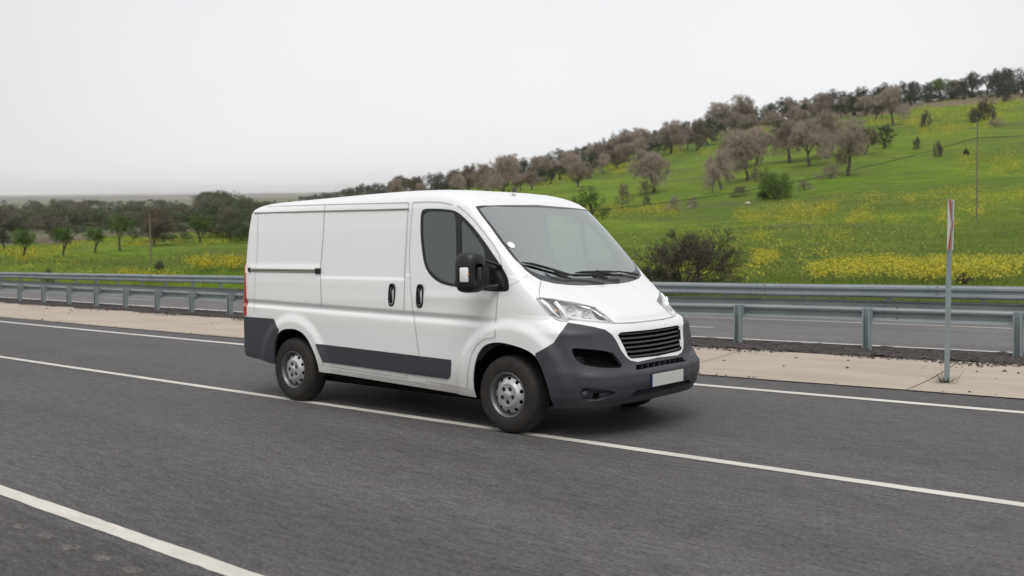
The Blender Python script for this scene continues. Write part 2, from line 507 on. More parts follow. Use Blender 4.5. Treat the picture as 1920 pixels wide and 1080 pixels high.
def field_material():
    m = bpy.data.materials.new('meadow')
    m.use_nodes = True
    t = m.node_tree; b = t.nodes['Principled BSDF']
    b.inputs['Roughness'].default_value = 0.95
    b.inputs['Specular IOR Level'].default_value = 0.15
    g = t.nodes.new('ShaderNodeTexCoord')
    def noise(scale, st=(1, 1, 1), det=6, rough=0.6):
        mpn = t.nodes.new('ShaderNodeMapping'); mpn.inputs['Scale'].default_value = st
        t.links.new(g.outputs['Object'], mpn.inputs['Vector'])
        n = t.nodes.new('ShaderNodeTexNoise'); n.inputs['Scale'].default_value = scale
        n.inputs['Detail'].default_value = det; n.inputs['Roughness'].default_value = rough
        t.links.new(mpn.outputs[0], n.inputs['Vector'])
        return n.outputs['Fac']
    def ramp(f, p0, c0, p1, c1):
        r = t.nodes.new('ShaderNodeValToRGB')
        r.color_ramp.elements[0].position = p0; r.color_ramp.elements[0].color = (*c0, 1)
        r.color_ramp.elements[1].position = p1; r.color_ramp.elements[1].color = (*c1, 1)
        t.links.new(f, r.inputs[0]); return r.outputs[0]
    def mix(f, a, bb):
        x = t.nodes.new('ShaderNodeMix'); x.data_type = 'RGBA'
        t.links.new(f, x.inputs[0]); t.links.new(a, x.inputs[6]); t.links.new(bb, x.inputs[7]); return x.outputs[2]
    fine = ramp(noise(1.6, det=8, rough=0.75), 0.3, (0.085, 0.135, 0.012), 0.7, (0.190, 0.255, 0.026))
    lush = ramp(noise(0.9, det=8), 0.3, (0.130, 0.215, 0.010), 0.7, (0.235, 0.325, 0.018))
    c = mix(ramp(noise(0.03, (1, 1.6, 1), 4), 0.42, (0, 0, 0), 0.6, (1, 1, 1)), fine, lush)
    dry = ramp(noise(2.5, det=7), 0.3, (0.115, 0.115, 0.045), 0.7, (0.20, 0.175, 0.085))
    c = mix(ramp(noise(0.045, (0.6, 2.0, 1), 7, 0.7), 0.54, (0, 0, 0), 0.72, (0.75, 0.75, 0.75)), c, dry)
    yel = ramp(noise(3.0, det=6), 0.3, (0.22, 0.22, 0.018), 0.7, (0.42, 0.33, 0.015))
    c = mix(ramp(noise(0.05, (0.55, 1.7, 1), 9, 0.72), 0.60, (0, 0, 0), 0.72, (0.55, 0.55, 0.55)), c, yel)
    def mul(a, bb):
        x = t.nodes.new('ShaderNodeMix'); x.data_type = 'RGBA'; x.blend_type = 'MULTIPLY'; x.inputs[0].default_value = 1
        t.links.new(a, x.inputs[6]); t.links.new(bb, x.inputs[7]); return x.outputs[2]
    c = mul(c, ramp(noise(0.22, (0.7, 1.3, 1), 12, 0.8), 0.36, (0.56, 0.60, 0.60), 0.66, (1.10, 1.04, 1.0)))
    c = mul(c, ramp(noise(0.012, (0.6, 1.5, 1), 3, 0.5), 0.35, (0.70, 0.78, 0.85), 0.65, (1.0, 1.0, 1.0)))
    t.links.new(c, b.inputs['Base Color'])
    bp = t.nodes.new('ShaderNodeBump'); bp.inputs['Strength'].default_value = 0.9; bp.inputs['Distance'].default_value = 0.25
    t.links.new(noise(1.3, det=8, rough=0.8), bp.inputs['Height']); t.links.new(bp.outputs[0], b.inputs['Normal'])
    return m
M['field'] = field_material()
M['soil'] = mat('brown_soil', (0.155, 0.105, 0.075), 0.95, col2=(0.085, 0.075, 0.035), vscale=0.12, stretch=(1, 1, 1))
M['scrub'] = mat('scrub_floor', (0.075, 0.085, 0.040), 0.95, col2=(0.12, 0.13, 0.06), vscale=0.02)
M['mudflat'] = mat('mudflat', (0.17, 0.145, 0.12), 0.95, col2=(0.09, 0.08, 0.07), vscale=0.0009)
M['crop'] = mat('green_crop', (0.09, 0.17, 0.05), 0.95, col2=(0.12, 0.16, 0.06), vscale=0.01)
build_ground()

def strip(name, y0, s0, y1, s1, z, m, x0=-90, x1=34, dx=0.5, zfun=None, kind='structure', sub=1, jag=0.0, jagfar=0.0):
    """a sheet following the bend of the road, between two offsets"""
    xs = np.arange(x0, x1 + dx, dx)
    V, F = [], []
    for i, x in enumerate(xs):
        a = float(lane(y0, s0, x)); b = float(lane(y1, s1, x))
        if jag: a += rng.uniform(-jag, jag)
        if jagfar: b += rng.uniform(-jagfar, jagfar)
        for k in range(sub + 1):
            y = a + (b - a) * k / sub
            zz = z + (float(zfun(x, y)) if zfun else 0)
            V.append((x, y, zz))
    n = sub + 1
    for i in range(len(xs) - 1):
        for k in range(sub):
            F.append((i * n + k, (i + 1) * n + k, (i + 1) * n + k + 1, i * n + k + 1))
    me = bpy.data.meshes.new(name); me.from_pydata(V, [], F)
    o = link(name, me, m); tag(o, kind=kind)
    return o

def asphalt(name, base, k=1.0, shoulder=False):
    m = bpy.data.materials.new(name); m.use_nodes = True
    t = m.node_tree; b = t.nodes['Principled BSDF']
    b.inputs['Roughness'].default_value = 0.82; b.inputs['Specular IOR Level'].default_value = 0.3
    g = t.nodes.new('ShaderNodeTexCoord')
    def noise(scale, st, det=5, rough=0.6):
        mpn = t.nodes.new('ShaderNodeMapping'); mpn.inputs['Scale'].default_value = st
        t.links.new(g.outputs['Object'], mpn.inputs['Vector'])
        n = t.nodes.new('ShaderNodeTexNoise'); n.inputs['Scale'].default_value = scale
        n.inputs['Detail'].default_value = det; n.inputs['Roughness'].default_value = rough
        t.links.new(mpn.outputs[0], n.inputs['Vector']); return n.outputs['Fac']
    def ramp(f, p0, c0, p1, c1):
        r = t.nodes.new('ShaderNodeValToRGB')
        r.color_ramp.elements[0].position = p0; r.color_ramp.elements[0].color = (c0, c0, c0, 1)
        r.color_ramp.elements[1].position = p1; r.color_ramp.elements[1].color = (c1, c1, c1, 1)
        t.links.new(f, r.inputs[0]); return r.outputs[0]
    def mul(a, bb):
        x = t.nodes.new('ShaderNodeMix'); x.data_type = 'RGBA'; x.blend_type = 'MULTIPLY'; x.inputs[0].default_value = 1
        t.links.new(a, x.inputs[6]); t.links.new(bb, x.inputs[7]); return x.outputs[2]
    grain = ramp(noise(55, (0.55, 1, 1), 3, 0.7), 0.34, 0.60 , 0.66, 1.45)
    chips = ramp(noise(140, (0.6, 1, 1), 2, 0.5), 0.60, 1.0, 0.72, 1.9)
    wear = ramp(noise(0.8, (0.12, 1.6, 1), 5), 0.3, 0.86, 0.7, 1.14)
    patch = ramp(noise(0.35, (0.5, 1.2, 1), 4), 0.35, 0.90, 0.65, 1.10)
    streak = ramp(noise(17, (0.28, 1.3, 1), 4, 0.65), 0.33, 0.74, 0.67, 1.28)
    c = mul(mul(mul(grain, chips), mul(wear, patch)), streak)
    rgb = t.nodes.new('ShaderNodeRGB'); rgb.outputs[0].default_value = (*base, 1)
    c = mul(c, rgb.outputs[0])
    # slight reddish tint in places
    tint = t.nodes.new('ShaderNodeValToRGB')
    tint.color_ramp.elements[0].position = 0.4; tint.color_ramp.elements[0].color = (0.985, 1.0, 1.0, 1)
    tint.color_ramp.elements[1].position = 0.62; tint.color_ramp.elements[1].color = (1.03, 0.99, 0.99, 1)
    t.links.new(noise(3.0, (0.8, 1, 1), 4), tint.inputs[0])
    c = mul(c, tint.outputs[0])
    t.links.new(c, b.inputs['Base Color'])
    bp = t.nodes.new('ShaderNodeBump'); bp.inputs['Strength'].default_value = 0.5; bp.inputs['Distance'].default_value = 0.004
    t.links.new(noise(70, (0.7, 1, 1), 4), bp.inputs['Height']); t.links.new(bp.outputs[0], b.inputs['Normal'])
    return m
M['asphalt'] = asphalt('asphalt', (0.080, 0.0765, 0.0765))
M['asphalt2'] = asphalt('far_asphalt', (0.118, 0.114, 0.115))
M['marking'] = mat('road_paint', (0.62, 0.59, 0.54), 0.7, col2=(0.50, 0.47, 0.43), vscale=2.2, stretch=(0.6, 2, 1), bump=0.2, bscale=80)
M['concrete'] = mat('gutter_concrete', (0.43, 0.362, 0.298), 0.9, col2=(0.35, 0.293, 0.24), vscale=1.3, stretch=(0.35, 1.4, 1), bump=0.25, bscale=30)
M['gravel'] = mat('gravel', (0.022, 0.018, 0.017), 0.95, col2=(0.066, 0.055, 0.052), vscale=14, bump=1.0, bscale=25)

strip('road', -9.5, 0, 3.15, 1.2, 0.0, M['asphalt'], x0=-110, sub=6)
M['shoulder'] = asphalt('shoulder_asphalt', (0.060, 0.056, 0.056))
strip('shoulder', -9.5, 0, -4.83, 0, 0.003, M['shoulder'], x0=-110, dx=0.2, jagfar=.02)
strip('far_road', 7.0, 1.9, 15.2, 2.2, -0.004, M['asphalt2'], x0=-110, sub=8, zfun=road2_z)
strip('road_marking', -4.745, 0, -4.625, 0, 0.004, M['marking'], x0=-110, dx=0.09, jag=.004, jagfar=.004)
strip('road_marking', -1.085, .27, -0.975, .27, 0.004, M['marking'], x0=-110, dx=0.09, jag=.003, jagfar=.003)
strip('road_marking', 2.22, .85, 2.36, .85, 0.004, M['marking'], x0=-110)
strip('road_marking', 7.46, 1.9, 7.61, 1.9, 0.003, M['marking'], x0=-110, zfun=road2_z)
strip('road_marking', 13.6, 2.2, 13.75, 2.2, 0.003, M['marking'], x0=-110, zfun=road2_z)
# broken lane line of the opposite carriageway: 3 m dashes
for k in range(-9, 4):
    xa = -4.9 + 10.35 * k
    strip('lane_dash', 10.0, 2.0, 10.14, 2.0, 0.003, M['marking'], x0=xa, x1=xa + 3.4, zfun=road2_z)
# concrete gutter between the carriageways, cast in bays with open joints
def gutz(x, y):
    t = (y - float(lane(3.0, 1.2, x))) / 2.8
    return -0.03 * math.sin(math.pi * min(1, max(0, t))) + 0.015 * t
jx = np.arange(-110 + 1.62, 34, 3.06)
for i, xa in enumerate(jx):
    xb = xa + 3.045
    xs = np.linspace(xa, xb, 7); V, F = [], []
    for x in xs:
        a = float(lane(2.95, 1.2, x)) + 0.0; b = float(lane(5.85, 1.4, x))
        for k in range(7):
            y = a + (b - a) * k / 6
            sk = -0.32 * (k / 6)                       # the joints run slightly askew
            V.append((x + sk, y + (rng.uniform(-.02, .02) if k in (0, 6) else 0), 0.012 + gutz(x, y)))
    for p in range(6):
        for k in range(6): F.append((p * 7 + k, (p + 1) * 7 + k, (p + 1) * 7 + k + 1, p * 7 + k + 1))
    me = bpy.data.meshes.new('concrete_gutter'); me.from_pydata(V, [], F)
    tag(link('concrete_gutter', me, M['concrete']), kind='structure')
strip('gutter_bed', 2.93, 1.2, 5.95, 1.4, -0.045, M['gravel'], x0=-109, x1=33)
strip('gravel_verge', 5.86, 1.40, 6.98, 1.9, 0.040, M['gravel'], x0=-110, dx=0.12, sub=6, jag=0.05, jagfar=0.08,
      zfun=lambda x, y: 0.012 * math.sin(x * 9 + y * 5) * math.cos(x * 4.3 - y * 11) + 0.012 * math.sin(x * 31 + y * 17))

# loose stones spilling from the verge over the concrete
def pebbles():
    V, F = [], []
    for i in range(24000):
        x = rng.uniform(-45, 14)
        e = float(lane(5.83, 1.40, x))
        y = e + abs(rng.gauss(0, 0.10 + .07 * math.sin(x * 1.7) + .05 * math.sin(x * 4.1 + 1))) * rng.choice((-1.0, -1.0, 2.6))
        if i % 2: y = e + rng.uniform(0, 1.1)
        if rng.random() < 0.006: y = e - rng.uniform(0, 1.5)
        if i > 23700: y = float(lane(2.95, 1.2, x)) + rng.gauss(0, .12)
        s = rng.uniform(0.014, 0.040) if (i % 2 and i < 23700) else rng.uniform(0.006, 0.020) * (1.7 if rng.random() < .08 else 1)
        z = 0.012 + gutz(x, y) if y < e else 0.040
        n = len(V)
        for k in range(5):
            t = k * 1.2566 + rng.uniform(-.3, .3)
            V.append((x + s * math.cos(t) * rng.uniform(.7, 1.5), y + s * math.sin(t), z))
        V.append((x, y, z + s * rng.uniform(.5, 1.1)))
        for k in range(5): F.append((n + k, n + (k + 1) % 5, n + 5))
    me = bpy.data.meshes.new('loose_gravel'); me.from_pydata(V, [], F)
    tag(link('loose_gravel', me, M['pebble']), 'dark loose gravel spilled along the edge of the concrete gutter', 'gravel', kind='stuff')
pebbles()

# rumble strip milled beside the near edge line: small raised lips with worn backs
def rumble():
    bm = bmesh.new()
    x = -20.0
    while x < 8:
        for dy, s in ((0.0, 1.0),):
            y0 = -5.0 + rng.uniform(-.01, .01)
            a, b = 0.10, 0.042
            N = 14
            ctr = bm.verts.new((x, y0, 0.022))
            ring = [bm.verts.new((x + a * math.cos(2 * math.pi * k / N) * (1 if math.cos(2 * math.pi * k / N) < 0 else .45), y0 + b * math.sin(2 * math.pi * k / N), 0.0045)) for k in range(N)]
            for k in range(N):
                f = bm.faces.new((ctr, ring[k], ring[(k + 1) % N])); f.smooth = True
        x += 0.315
    m = asphalt('worn_asphalt', (0.10, 0.088, 0.082))
    tag(obj('rumble_strip', bm, m), kind='structure')
rumble()

# water lying on the far plain
def water():
    V, F = [], []
    def sheet(az0, az1, r0, r1, n=30):
        base = len(V)
        for i in range(n + 1):
            t = i / n; az = math.radians(az0 + (az1 - az0) * t)
            e = math.sin(math.pi * t) ** 0.5 if 0 < t < 1 else 0
            rm = (r0 + r1) / 2
            for r in (rm - (rm - r0) * e * rng.uniform(.85, 1), rm + (r1 - rm) * e):
                x, y = CN[0] + r * math.cos(az), CN[1] + r * math.sin(az)
                V.append((x, y, float(height(x, y)) + 1.5))
        for i in range(n): F.append((base + 2 * i, base + 2 * i + 1, base + 2 * i + 3, base + 2 * i + 2))
    sheet(148, 178, 9000, 26000); sheet(160, 200, 6000, 7800); sheet(140, 158, 5200, 6100); sheet(135, 150, 7000, 15000)
    me = bpy.data.meshes.new('water'); me.from_pydata(V, [], F)
    w = mat('lagoon_water', (0.50, 0.52, 0.53), 0.12, spec=0.8)
    tag(link('water', me, w), kind='structure')
water()

# ================================================================ THE VAN
# body surface described by horizontal slices: (z, half width, nose x, tail x, corner start x, nose corner power)
SL = [
 (0.24, 0.955, 3.870, -0.86, 3.05, 3.4),
 (0.30, 0.985, 3.905, -0.88, 3.05, 3.4),
 (0.36, 1.005, 3.935, -0.90, 3.08, 3.5),
 (0.46, 1.016, 3.955, -0.98, 3.10, 3.6),
 (0.56, 1.020, 3.945, -0.99, 3.10, 3.7),
 (0.62, 1.022, 3.905, -0.98, 3.10, 3.7),
 (0.83, 1.024, 3.845, -0.98, 3.05, 3.8),
 (0.90, 1.023, 3.825, -0.985, 3.05, 3.9),
 (0.945, 1.020, 3.800, -0.99, 3.03, 3.4),
 (1.00, 1.018, 3.735, -0.99, 2.98, 2.95),
 (1.04, 1.016, 3.680, -0.99, 2.95, 3.1),
 (1.10, 1.013, 3.580, -0.99, 2.90, 3.8),
 (1.20, 1.005, 3.405, -0.99, 2.80, 5.6),
 (1.27, 1.000, 3.300, -0.99, 2.65, 7.5),
 (1.35, 0.993, 3.205, -0.99, 2.55, 8.5),
 (1.43, 0.986, 3.125, -0.985, 2.48, 9.0),
 (1.60, 0.970, 2.965, -0.98, 2.35, 9.0),
 (1.80, 0.950, 2.775, -0.965, 2.18, 8.5),
 (2.00, 0.922, 2.580, -0.945, 1.95, 7.5),
 (2.06, 0.905, 2.505, -0.930, 1.85, 6.5),
 (2.10, 0.882, 2.435, -0.910, 1.75, 5.5),
 (2.13, 0.850, 2.360, -0.880, 1.6, 5.0),
 (2.155, 0.800, 2.260, -0.830, 1.5, 4.5),
 (2.172, 0.735, 2.130, -0.760, 1.4, 4.0),
 (2.184, 0.640, 1.950, -0.660, 1.2, 3.6),
 (2.193, 0.500, 1.650, -0.500, 1.0, 3.0),
 (2.199, 0.300, 1.250, -0.250, .8, 2.6),
 (2.202, 0.030, 0.900, 0.500, .75, 2.2),
]
SL = np.array(SL)
def sl(z, k): return float(np.interp(z, SL[:, 0], SL[:, k]))

FA, RA = (3.045, 0.335), (0.035, 0.345)      # wheel arch centres (x, z)
def bump(d, lo, hi):
    t = min(1, max(0, (d - lo) / (hi - lo))); return 1 - t * t * (3 - 2 * t)
def sstep(a, b, t):
    t = min(1, max(0, (t - a) / (b - a))); return t * t * (3 - 2 * t)

def side_disp(x, z):
    """relief of the flank, outward positive"""
    d = 0.0
    # arch flares
    for (cxx, czz), r0, r1, h in ((FA, 0.58, 0.68, 0.030), (RA, 0.50, 0.60, 0.024)):
        rr = math.hypot(x - cxx, (z - czz) * (1.0 if z > czz else 0.6))
        if rr < r1: d = max(d, h * bump(rr, r0, r1))
    # waistline groove falling slightly towards the nose
    zc = 1.058 - 0.0172 * (x + 0.745)
    fade = sstep(-0.93, -0.80, x) * (1 - sstep(2.55, 3.0, x))
    g = z - zc
    gr = 0.0
    if -0.09 < g < 0.05:
        gr = -0.021 * (sstep(-0.075, -0.040, g) if g < -0.035 else (1 - sstep(-0.030, 0.022, g)))
    d += gr * fade
    # pressed panels of the load bay
    zb = 1.43 if x < 0.44 else 1.315
    zt = 2.030 - 0.0148 * (x + 0.785)
    px = sstep(-0.80, -0.77, x) * (1 - sstep(1.695, 1.72, x))
    pz = sstep(zb - 0.006, zb + 0.03, z) * (1 - sstep(zt - 0.012, zt + 0.004, z))
    d -= 0.013 * px * pz
    # bulge of the door under the window
    d += 0.006 * math.exp(-((z - 1.17) / 0.05) ** 2) * sstep(1.8, 2.0, x) * (1 - sstep(2.7, 2.95, x))
    return d

def front_disp(y, z):
    """relief of the bonnet and bumper along x"""
    d = 0.0
    ay = abs(y)
    # raised middle of the bonnet with soft shoulders
    if 0.95 < z < 1.30:
        w = sstep(0.96, 1.02, z) * (1 - sstep(1.22, 1.30, z))
        d += 0.022 * (1 - sstep(0.34, 0.52, ay)) * w
    if z < 0.60: d += 0.020 * (1 - sstep(0.545, 0.572, z)) * (1 - sstep(0.85, 0.97, ay))
    # bumper: shelf under the upper half, plate panel
    if z < 0.62:
        d += 0.016 * (1 - sstep(0.36, 0.44, ay)) * sstep(0.38, 0.42, z) * (1 - sstep(0.54, 0.58, z))
    return d

def outline(z):
    W, Fx, Tx, xs, n = (sl(z, k) for k in range(1, 6))
    a = Fx - xs
    t = np.linspace(0, math.pi / 2, 240)
    t = t
    px = xs + a * np.cos(t) ** (2 / n); py = W * np.sin(t) ** (2 / n)
    s = np.concatenate([[0], np.cumsum(np.hypot(np.diff(px), np.diff(py)))])
    q = np.linspace(0, s[-1], NF)
    fx, fy = np.interp(q, s, px), np.interp(q, s, py)
    # tail corner
    nr = 7.0 if z < 2.06 else max(2.6, 7.0 - (z - 2.06) * 30)
    ar = min(0.45, (xs - Tx) * 0.45); xt = Tx + ar
    t = np.linspace(math.pi / 2, 0, 200)
    rx = xt - ar * np.cos(t) ** (2 / nr); ry = W * np.sin(t) ** (2 / nr)
    s = np.concatenate([[0], np.cumsum(np.hypot(np.diff(rx), np.diff(ry)))])
    q = np.linspace(0, s[-1], NT)
    tx, ty = np.interp(q, s, rx), np.interp(q, s, ry)
    mxs = np.linspace(xs, xt, NS + 2)[1:-1]
    X = np.concatenate([fx, mxs, tx]); Y = np.concatenate([fy, np.full(NS, W), ty])
    return X, Y
NF, NS, NT = 84, 170, 34
ZL = list(np.arange(0.25, 0.98, 0.0185)) + list(np.arange(0.98, 1.09, 0.008)) + list(np.arange(1.09, 1.30, 0.015)) + \
     list(np.arange(1.30, 1.36, 0.010)) + list(np.arange(1.36, 1.98, 0.022)) + list(np.arange(1.98, 2.05, 0.010)) + \
     [2.055, 2.065, 2.075, 2.085, 2.095, 2.105, 2.115, 2.125, 2.135, 2.145, 2.155, 2.163, 2.171, 2.178, 2.184, 2.189, 2.193, 2.196, 2.199, 2.2015]
def body_half():
    V = []
    for z in ZL:
        X, Y = outline(z)
        for x, y in zip(X, Y):
            W = sl(z, 1)
            side = sstep(0.90, 0.97, y / W)
            nose = 1 - side
            yy = y + side_disp(x, z) * side
            xx = x
            if x > 2.6: xx += front_disp(y, z) * nose
            if z < 2.0 and y / W > 0.9 and x > 3.4: pass
            zz = z
            if z > 2.0:                          # the roof falls towards the tail and is crowned over the cab
                zz += (z - 2.0) / 0.2 * (-0.050 * (1 - sstep(-1.2, 1.6, x)) - 0.012 * sstep(1.9, 2.6, x))
            V.append((xx, -yy, zz))
    n = NF + NS + NT
    F = []
    for i in range(len(ZL) - 1):
        for k in range(n - 1):
            F.append((i * n + k, i * n + k + 1, (i + 1) * n + k + 1, (i + 1) * n + k))
    return V, F
BV, BF = body_half()
def bm_from(V, F):
    bm = bmesh.new()
    vs = [bm.verts.new(v) for v in V]
    for f in F: bm.faces.new([vs[i] for i in f])
    bm.normal_update()
    return bm
bmH = bm_from(BV, BF)
bmesh.ops.recalc_face_normals(bmH, faces=bmH.faces[:])
c = sum((f.normal.y for f in bmH.faces))
if c > 0: bmesh.ops.reverse_faces(bmH, faces=bmH.faces[:])
bmH.normal_update()
# smooth vertex normals: on the centre line they must stay in the plane y = 0
for v in bmH.verts:
    if abs(v.co.y) < 1e-4:
        nn = v.normal.copy(); nn.y = 0; v.normal = nn.normalized()
NV = [v.normal.copy() for v in bmH.verts]
TREE = BVHTree.FromPolygons([Vector(v) for v in BV], BF)
def nrm_at(p):
    loc, n, fi, d = TREE.find_nearest(p)
    f = BF[fi]
    w = poly_3d_calc([Vector(BV[i]) for i in f], loc)
    r = Vector((0, 0, 0))
    for i, k in zip(f, w): r += NV[i] * k
    return r.normalized() if r.length > 1e-6 else n
def hit(u, v):
    """pixel of the photograph -> point on the right half of the body"""
    d = ray(u, v)
    loc, n, fi, dist = TREE.ray_cast(CAM, d)
    return loc
def hit2(u, v):
    """the same on both halves"""
    a = hit(u, v)
    d = ray(u, v)
    b_, n, fi, ds = TREE.ray_cast(Vector((CAM.x, -CAM.y, CAM.z)), Vector((d.x, -d.y, d.z)))
    b_ = Vector((b_.x, -b_.y, b_.z)) if b_ is not None else None
    c = [p for p in (a, b_) if p is not None]
    return min(c, key=lambda p: (p - CAM).length) if c else None
def px(pts, org, s): return [(org[0] + a / s, org[1] + b / s) for a, b in pts]
A1 = ((440, 340), 4.154); A2 = ((440, 560), 4.154); A3 = ((860, 350), 4.154); A4 = ((860, 560), 4.154)
AW = ((760, 370), 4.909); AH = ((980, 480), 5.4)

SIDE = (Vector((1, 0, 0)), Vector((0, 0, 1)))
FRONT = (Vector((0, 1, 0)), Vector((0, 0, 1)))
dg = rad(40.3)
DIAG = (Vector((math.cos(dg), math.sin(dg), 0)), Vector((0, 0, 1)))
TOPP = (Vector((0, 1, 0)), Vector((-math.sin(rad(40)), 0, math.cos(rad(40)))))   # square to the windscreen slope
def uv(p, fr): return (p.dot(fr[0]), p.dot(fr[1]))
def inside(p, poly):
    c = False; x, y = p; n = len(poly); j = n - 1
    for i in range(n):
        xi, yi = poly[i]; xj, yj = poly[j]
        if (yi > y) != (yj > y) and x < (xj - xi) * (y - yi) / (yj - yi) + xi: c = not c
        j = i
    return c
def smooth_poly(P, it=1):
    """Chaikin corner cutting on a closed outline"""
    for _ in range(it):
        Q = []
        for i in range(len(P)):
            a, b = P[i], P[(i + 1) % len(P)]
            Q.append(tuple(a[k] * .75 + b[k] * .25 for k in range(len(a))))
            Q.append(tuple(a[k] * .25 + b[k] * .75 for k in range(len(a))))
        P = Q
    return P
def hits(pts2):
    out = []
    for u, v in pts2:
        h = hit(u, v)
        if h is not None: out.append(h)
    return out

def knife(bm, poly, fr, filt, mark, val):
    """cut the mesh along an outline seen in frame fr; give the inside faces layer value val"""
    U, W = fr; D = U.cross(W)
    us = [p[0] for p in poly]; ws = [p[1] for p in poly]
    e = 0.02
    def bb(f):
        a = [v.co.dot(U) for v in f.verts]; b = [v.co.dot(W) for v in f.verts]
        return min(a), max(a), min(b), max(b)
    cand = []
    for f in bm.faces:
        if not filt(f): continue
        B = bb(f)
        if B[1] > min(us) - e and B[0] < max(us) + e and B[3] > min(ws) - e and B[2] < max(ws) + e: cand.append(f)
    boxes = {f: bb(f) for f in cand}
    n = len(poly)
    for i in range(n):
        a, b = poly[i], poly[(i + 1) % n]
        du, dw = b[0] - a[0], b[1] - a[1]
        if math.hypot(du, dw) < 1e-6: continue
        no = (W * du - U * dw).normalized()
        lo_u, hi_u = min(a[0], b[0]) - 1e-5, max(a[0], b[0]) + 1e-5
        lo_w, hi_w = min(a[1], b[1]) - 1e-5, max(a[1], b[1]) + 1e-5
        sel = []
        for f, B in boxes.items():
            if B[1] >= lo_u and B[0] <= hi_u and B[3] >= lo_w and B[2] <= hi_w: sel.append(f)
        if not sel: continue
        co = U * a[0] + W * a[1]
        geom = list({x for f in sel for x in list(f.verts) + list(f.edges)}) + sel
        r = bmesh.ops.bisect_plane(bm, geom=geom, dist=1e-5, plane_co=co, plane_no=no)
        new = [g for g in r['geom'] if isinstance(g, bmesh.types.BMFace)]
        for f in sel:
            if not f.is_valid: boxes.pop(f, None)
        for f in list(new):
            boxes[f] = bb(f)
        for g in r['geom_cut']:
            for f in g.link_faces:
                if f not in boxes and filt(f): boxes[f] = bb(f)
    k = []
    for f in boxes:
        if f.is_valid:
            c = f.calc_center_median()
            if inside((c.dot(U), c.dot(W)), poly):
                f[mark] = val; k.append(f)
    return k

def P2(pts, fr, close=()):
    return [uv(p, fr) for p in hits(pts)] + list(close)

def open_smooth(P):
    Q = [P[0]]
    for a, b in zip(P, P[1:]):
        Q += [tuple(a[k] * .75 + b[k] * .25 for k in (0, 1)), tuple(a[k] * .25 + b[k] * .75 for k in (0, 1))]
    return Q + [P[-1]]
bm = bmH
mark = bm.faces.layers.int.new('region')
BODY, DOOR, SLIDE, BONNET, WS, FBUMP, RBUMP, STRIP, DWIN, HEAD, TAIL, GRILLE, SLOT, FOG1, FOG2, LOWI, CUT, QUARTER, FRITDOOR = range(19)
isside = lambda f: f.normal.y < -0.55
anyf = lambda f: True
isfront = lambda f: f.calc_center_median().x > 2.2

# lower edge of the bodywork
low = [uv(p, SIDE) for p in hits(px([(100, 450), (200, 478), (310, 505)], *A2))]
lowpoly = [(-1.3, 0.43), (-0.81, 0.43), (-0.5, 0.405), (-0.32, 0.382), (0.1, 0.38), (0.44, 0.352), (1.2, 0.330), (1.8, 0.312), (2.3, 0.296), (2.62, 0.284),
           (3.0, 0.28), (3.50, 0.272), (3.7, 0.285), (4.2, 0.300), (4.2, 0.0), (-1.3, 0.0)]
knife(bm, lowpoly, SIDE, anyf, mark, CUT)
# wheel arches
front_arch = P2(px([(128, 760), (112, 690), (110, 600), (122, 510), (148, 425), (195, 365), (255, 342), (330, 340), (425, 362), (515, 392), (585, 432), (632, 500), (672, 600), (705, 710), (735, 820)], *A4), SIDE)
front_arch = open_smooth(open_smooth(front_arch))
front_arch = front_arch + [(3.51, 0.20), (2.64, 0.20)]
rear_arch = open_smooth(open_smooth(P2(px([(308, 500), (303, 410), (322, 310), (345, 255), (392, 234), (465, 234), (525, 262), (570, 315), (610, 400), (640, 480), (655, 545)], *A2), SIDE))) + [(0.46, 0.2), (-0.31, 0.2)]
sidey = lambda f: f.calc_center_median().y < -0.55
knife(bm, front_arch, SIDE, sidey, mark, CUT)
knife(bm, rear_arch, SIDE, sidey, mark, CUT)
bmesh.ops.delete(bm, geom=[f for f in bm.faces if f[mark] == CUT], context='FACES')
rear_open = [f for f in bm.faces if f.calc_center_median().x < -9]

# doors
slide = P2(px([(705, 183), (1357, 167), (1340, 480), (1325, 790), (1320, 1000)], *A1), SIDE) + P2(px([(1328, 470), (1350, 622)], *A2), SIDE) \
    + P2(px([(690, 515), (682, 380)], *A2), SIDE) + P2(px([(680, 980), (668, 700), (688, 480)], *A1), SIDE)
knife(bm, slide, SIDE, isside, mark, SLIDE)
door = P2(px([(1390, 165), (1500, 160), (1600, 163), (1700, 182)], *A1), SIDE) \
    + P2(px([(480, 75), (560, 135), (640, 215), (740, 340), (820, 450), (868, 535), (885, 600), (880, 640)], *AW), SIDE) \
    + P2(px([(395, 775), (320, 815), (305, 840), (297, 960)], *A3), SIDE) + P2(px([(285, 300), (200, 315), (140, 360), (100, 440), (75, 560), (68, 695)], *A4), SIDE) \
    + P2(px([(1500, 640), (1440, 460), (1400, 150)], *A2), SIDE) + P2(px([(1370, 800), (1362, 600), (1372, 380)], *A1), SIDE)
knife(bm, door, SIDE, isside, mark, DOOR)
dwin = P2(px(smooth_poly([(140, 200), (148, 130), (175, 104), (300, 104), (420, 113), (480, 133), (560, 200), (650, 300), (740, 420), (820, 540), (890, 640), (945, 740), (958, 830), (945, 866),
              (860, 868), (760, 862), (640, 850), (480, 826), (400, 815), (300, 780), (220, 710), (175, 620), (155, 500), (140, 350)]), *AW), SIDE)
knife(bm, dwin, SIDE, isside, mark, DWIN)
g1 = P2(px(smooth_poly([(158, 215), (160, 165), (190, 131), (300, 130), (400, 137), (464, 150), (470, 400), (474, 798), (400, 788), (320, 760), (240, 695), (192, 610), (172, 500), (158, 350)]), *AW), SIDE)
g2 = P2(px([(512, 222), (535, 218), (600, 295), (680, 405), (728, 480), (735, 590), (740, 640), (620, 620), (520, 600)], *AW), SIDE)
knife(bm, g1, SIDE, isside, mark, FRITDOOR)
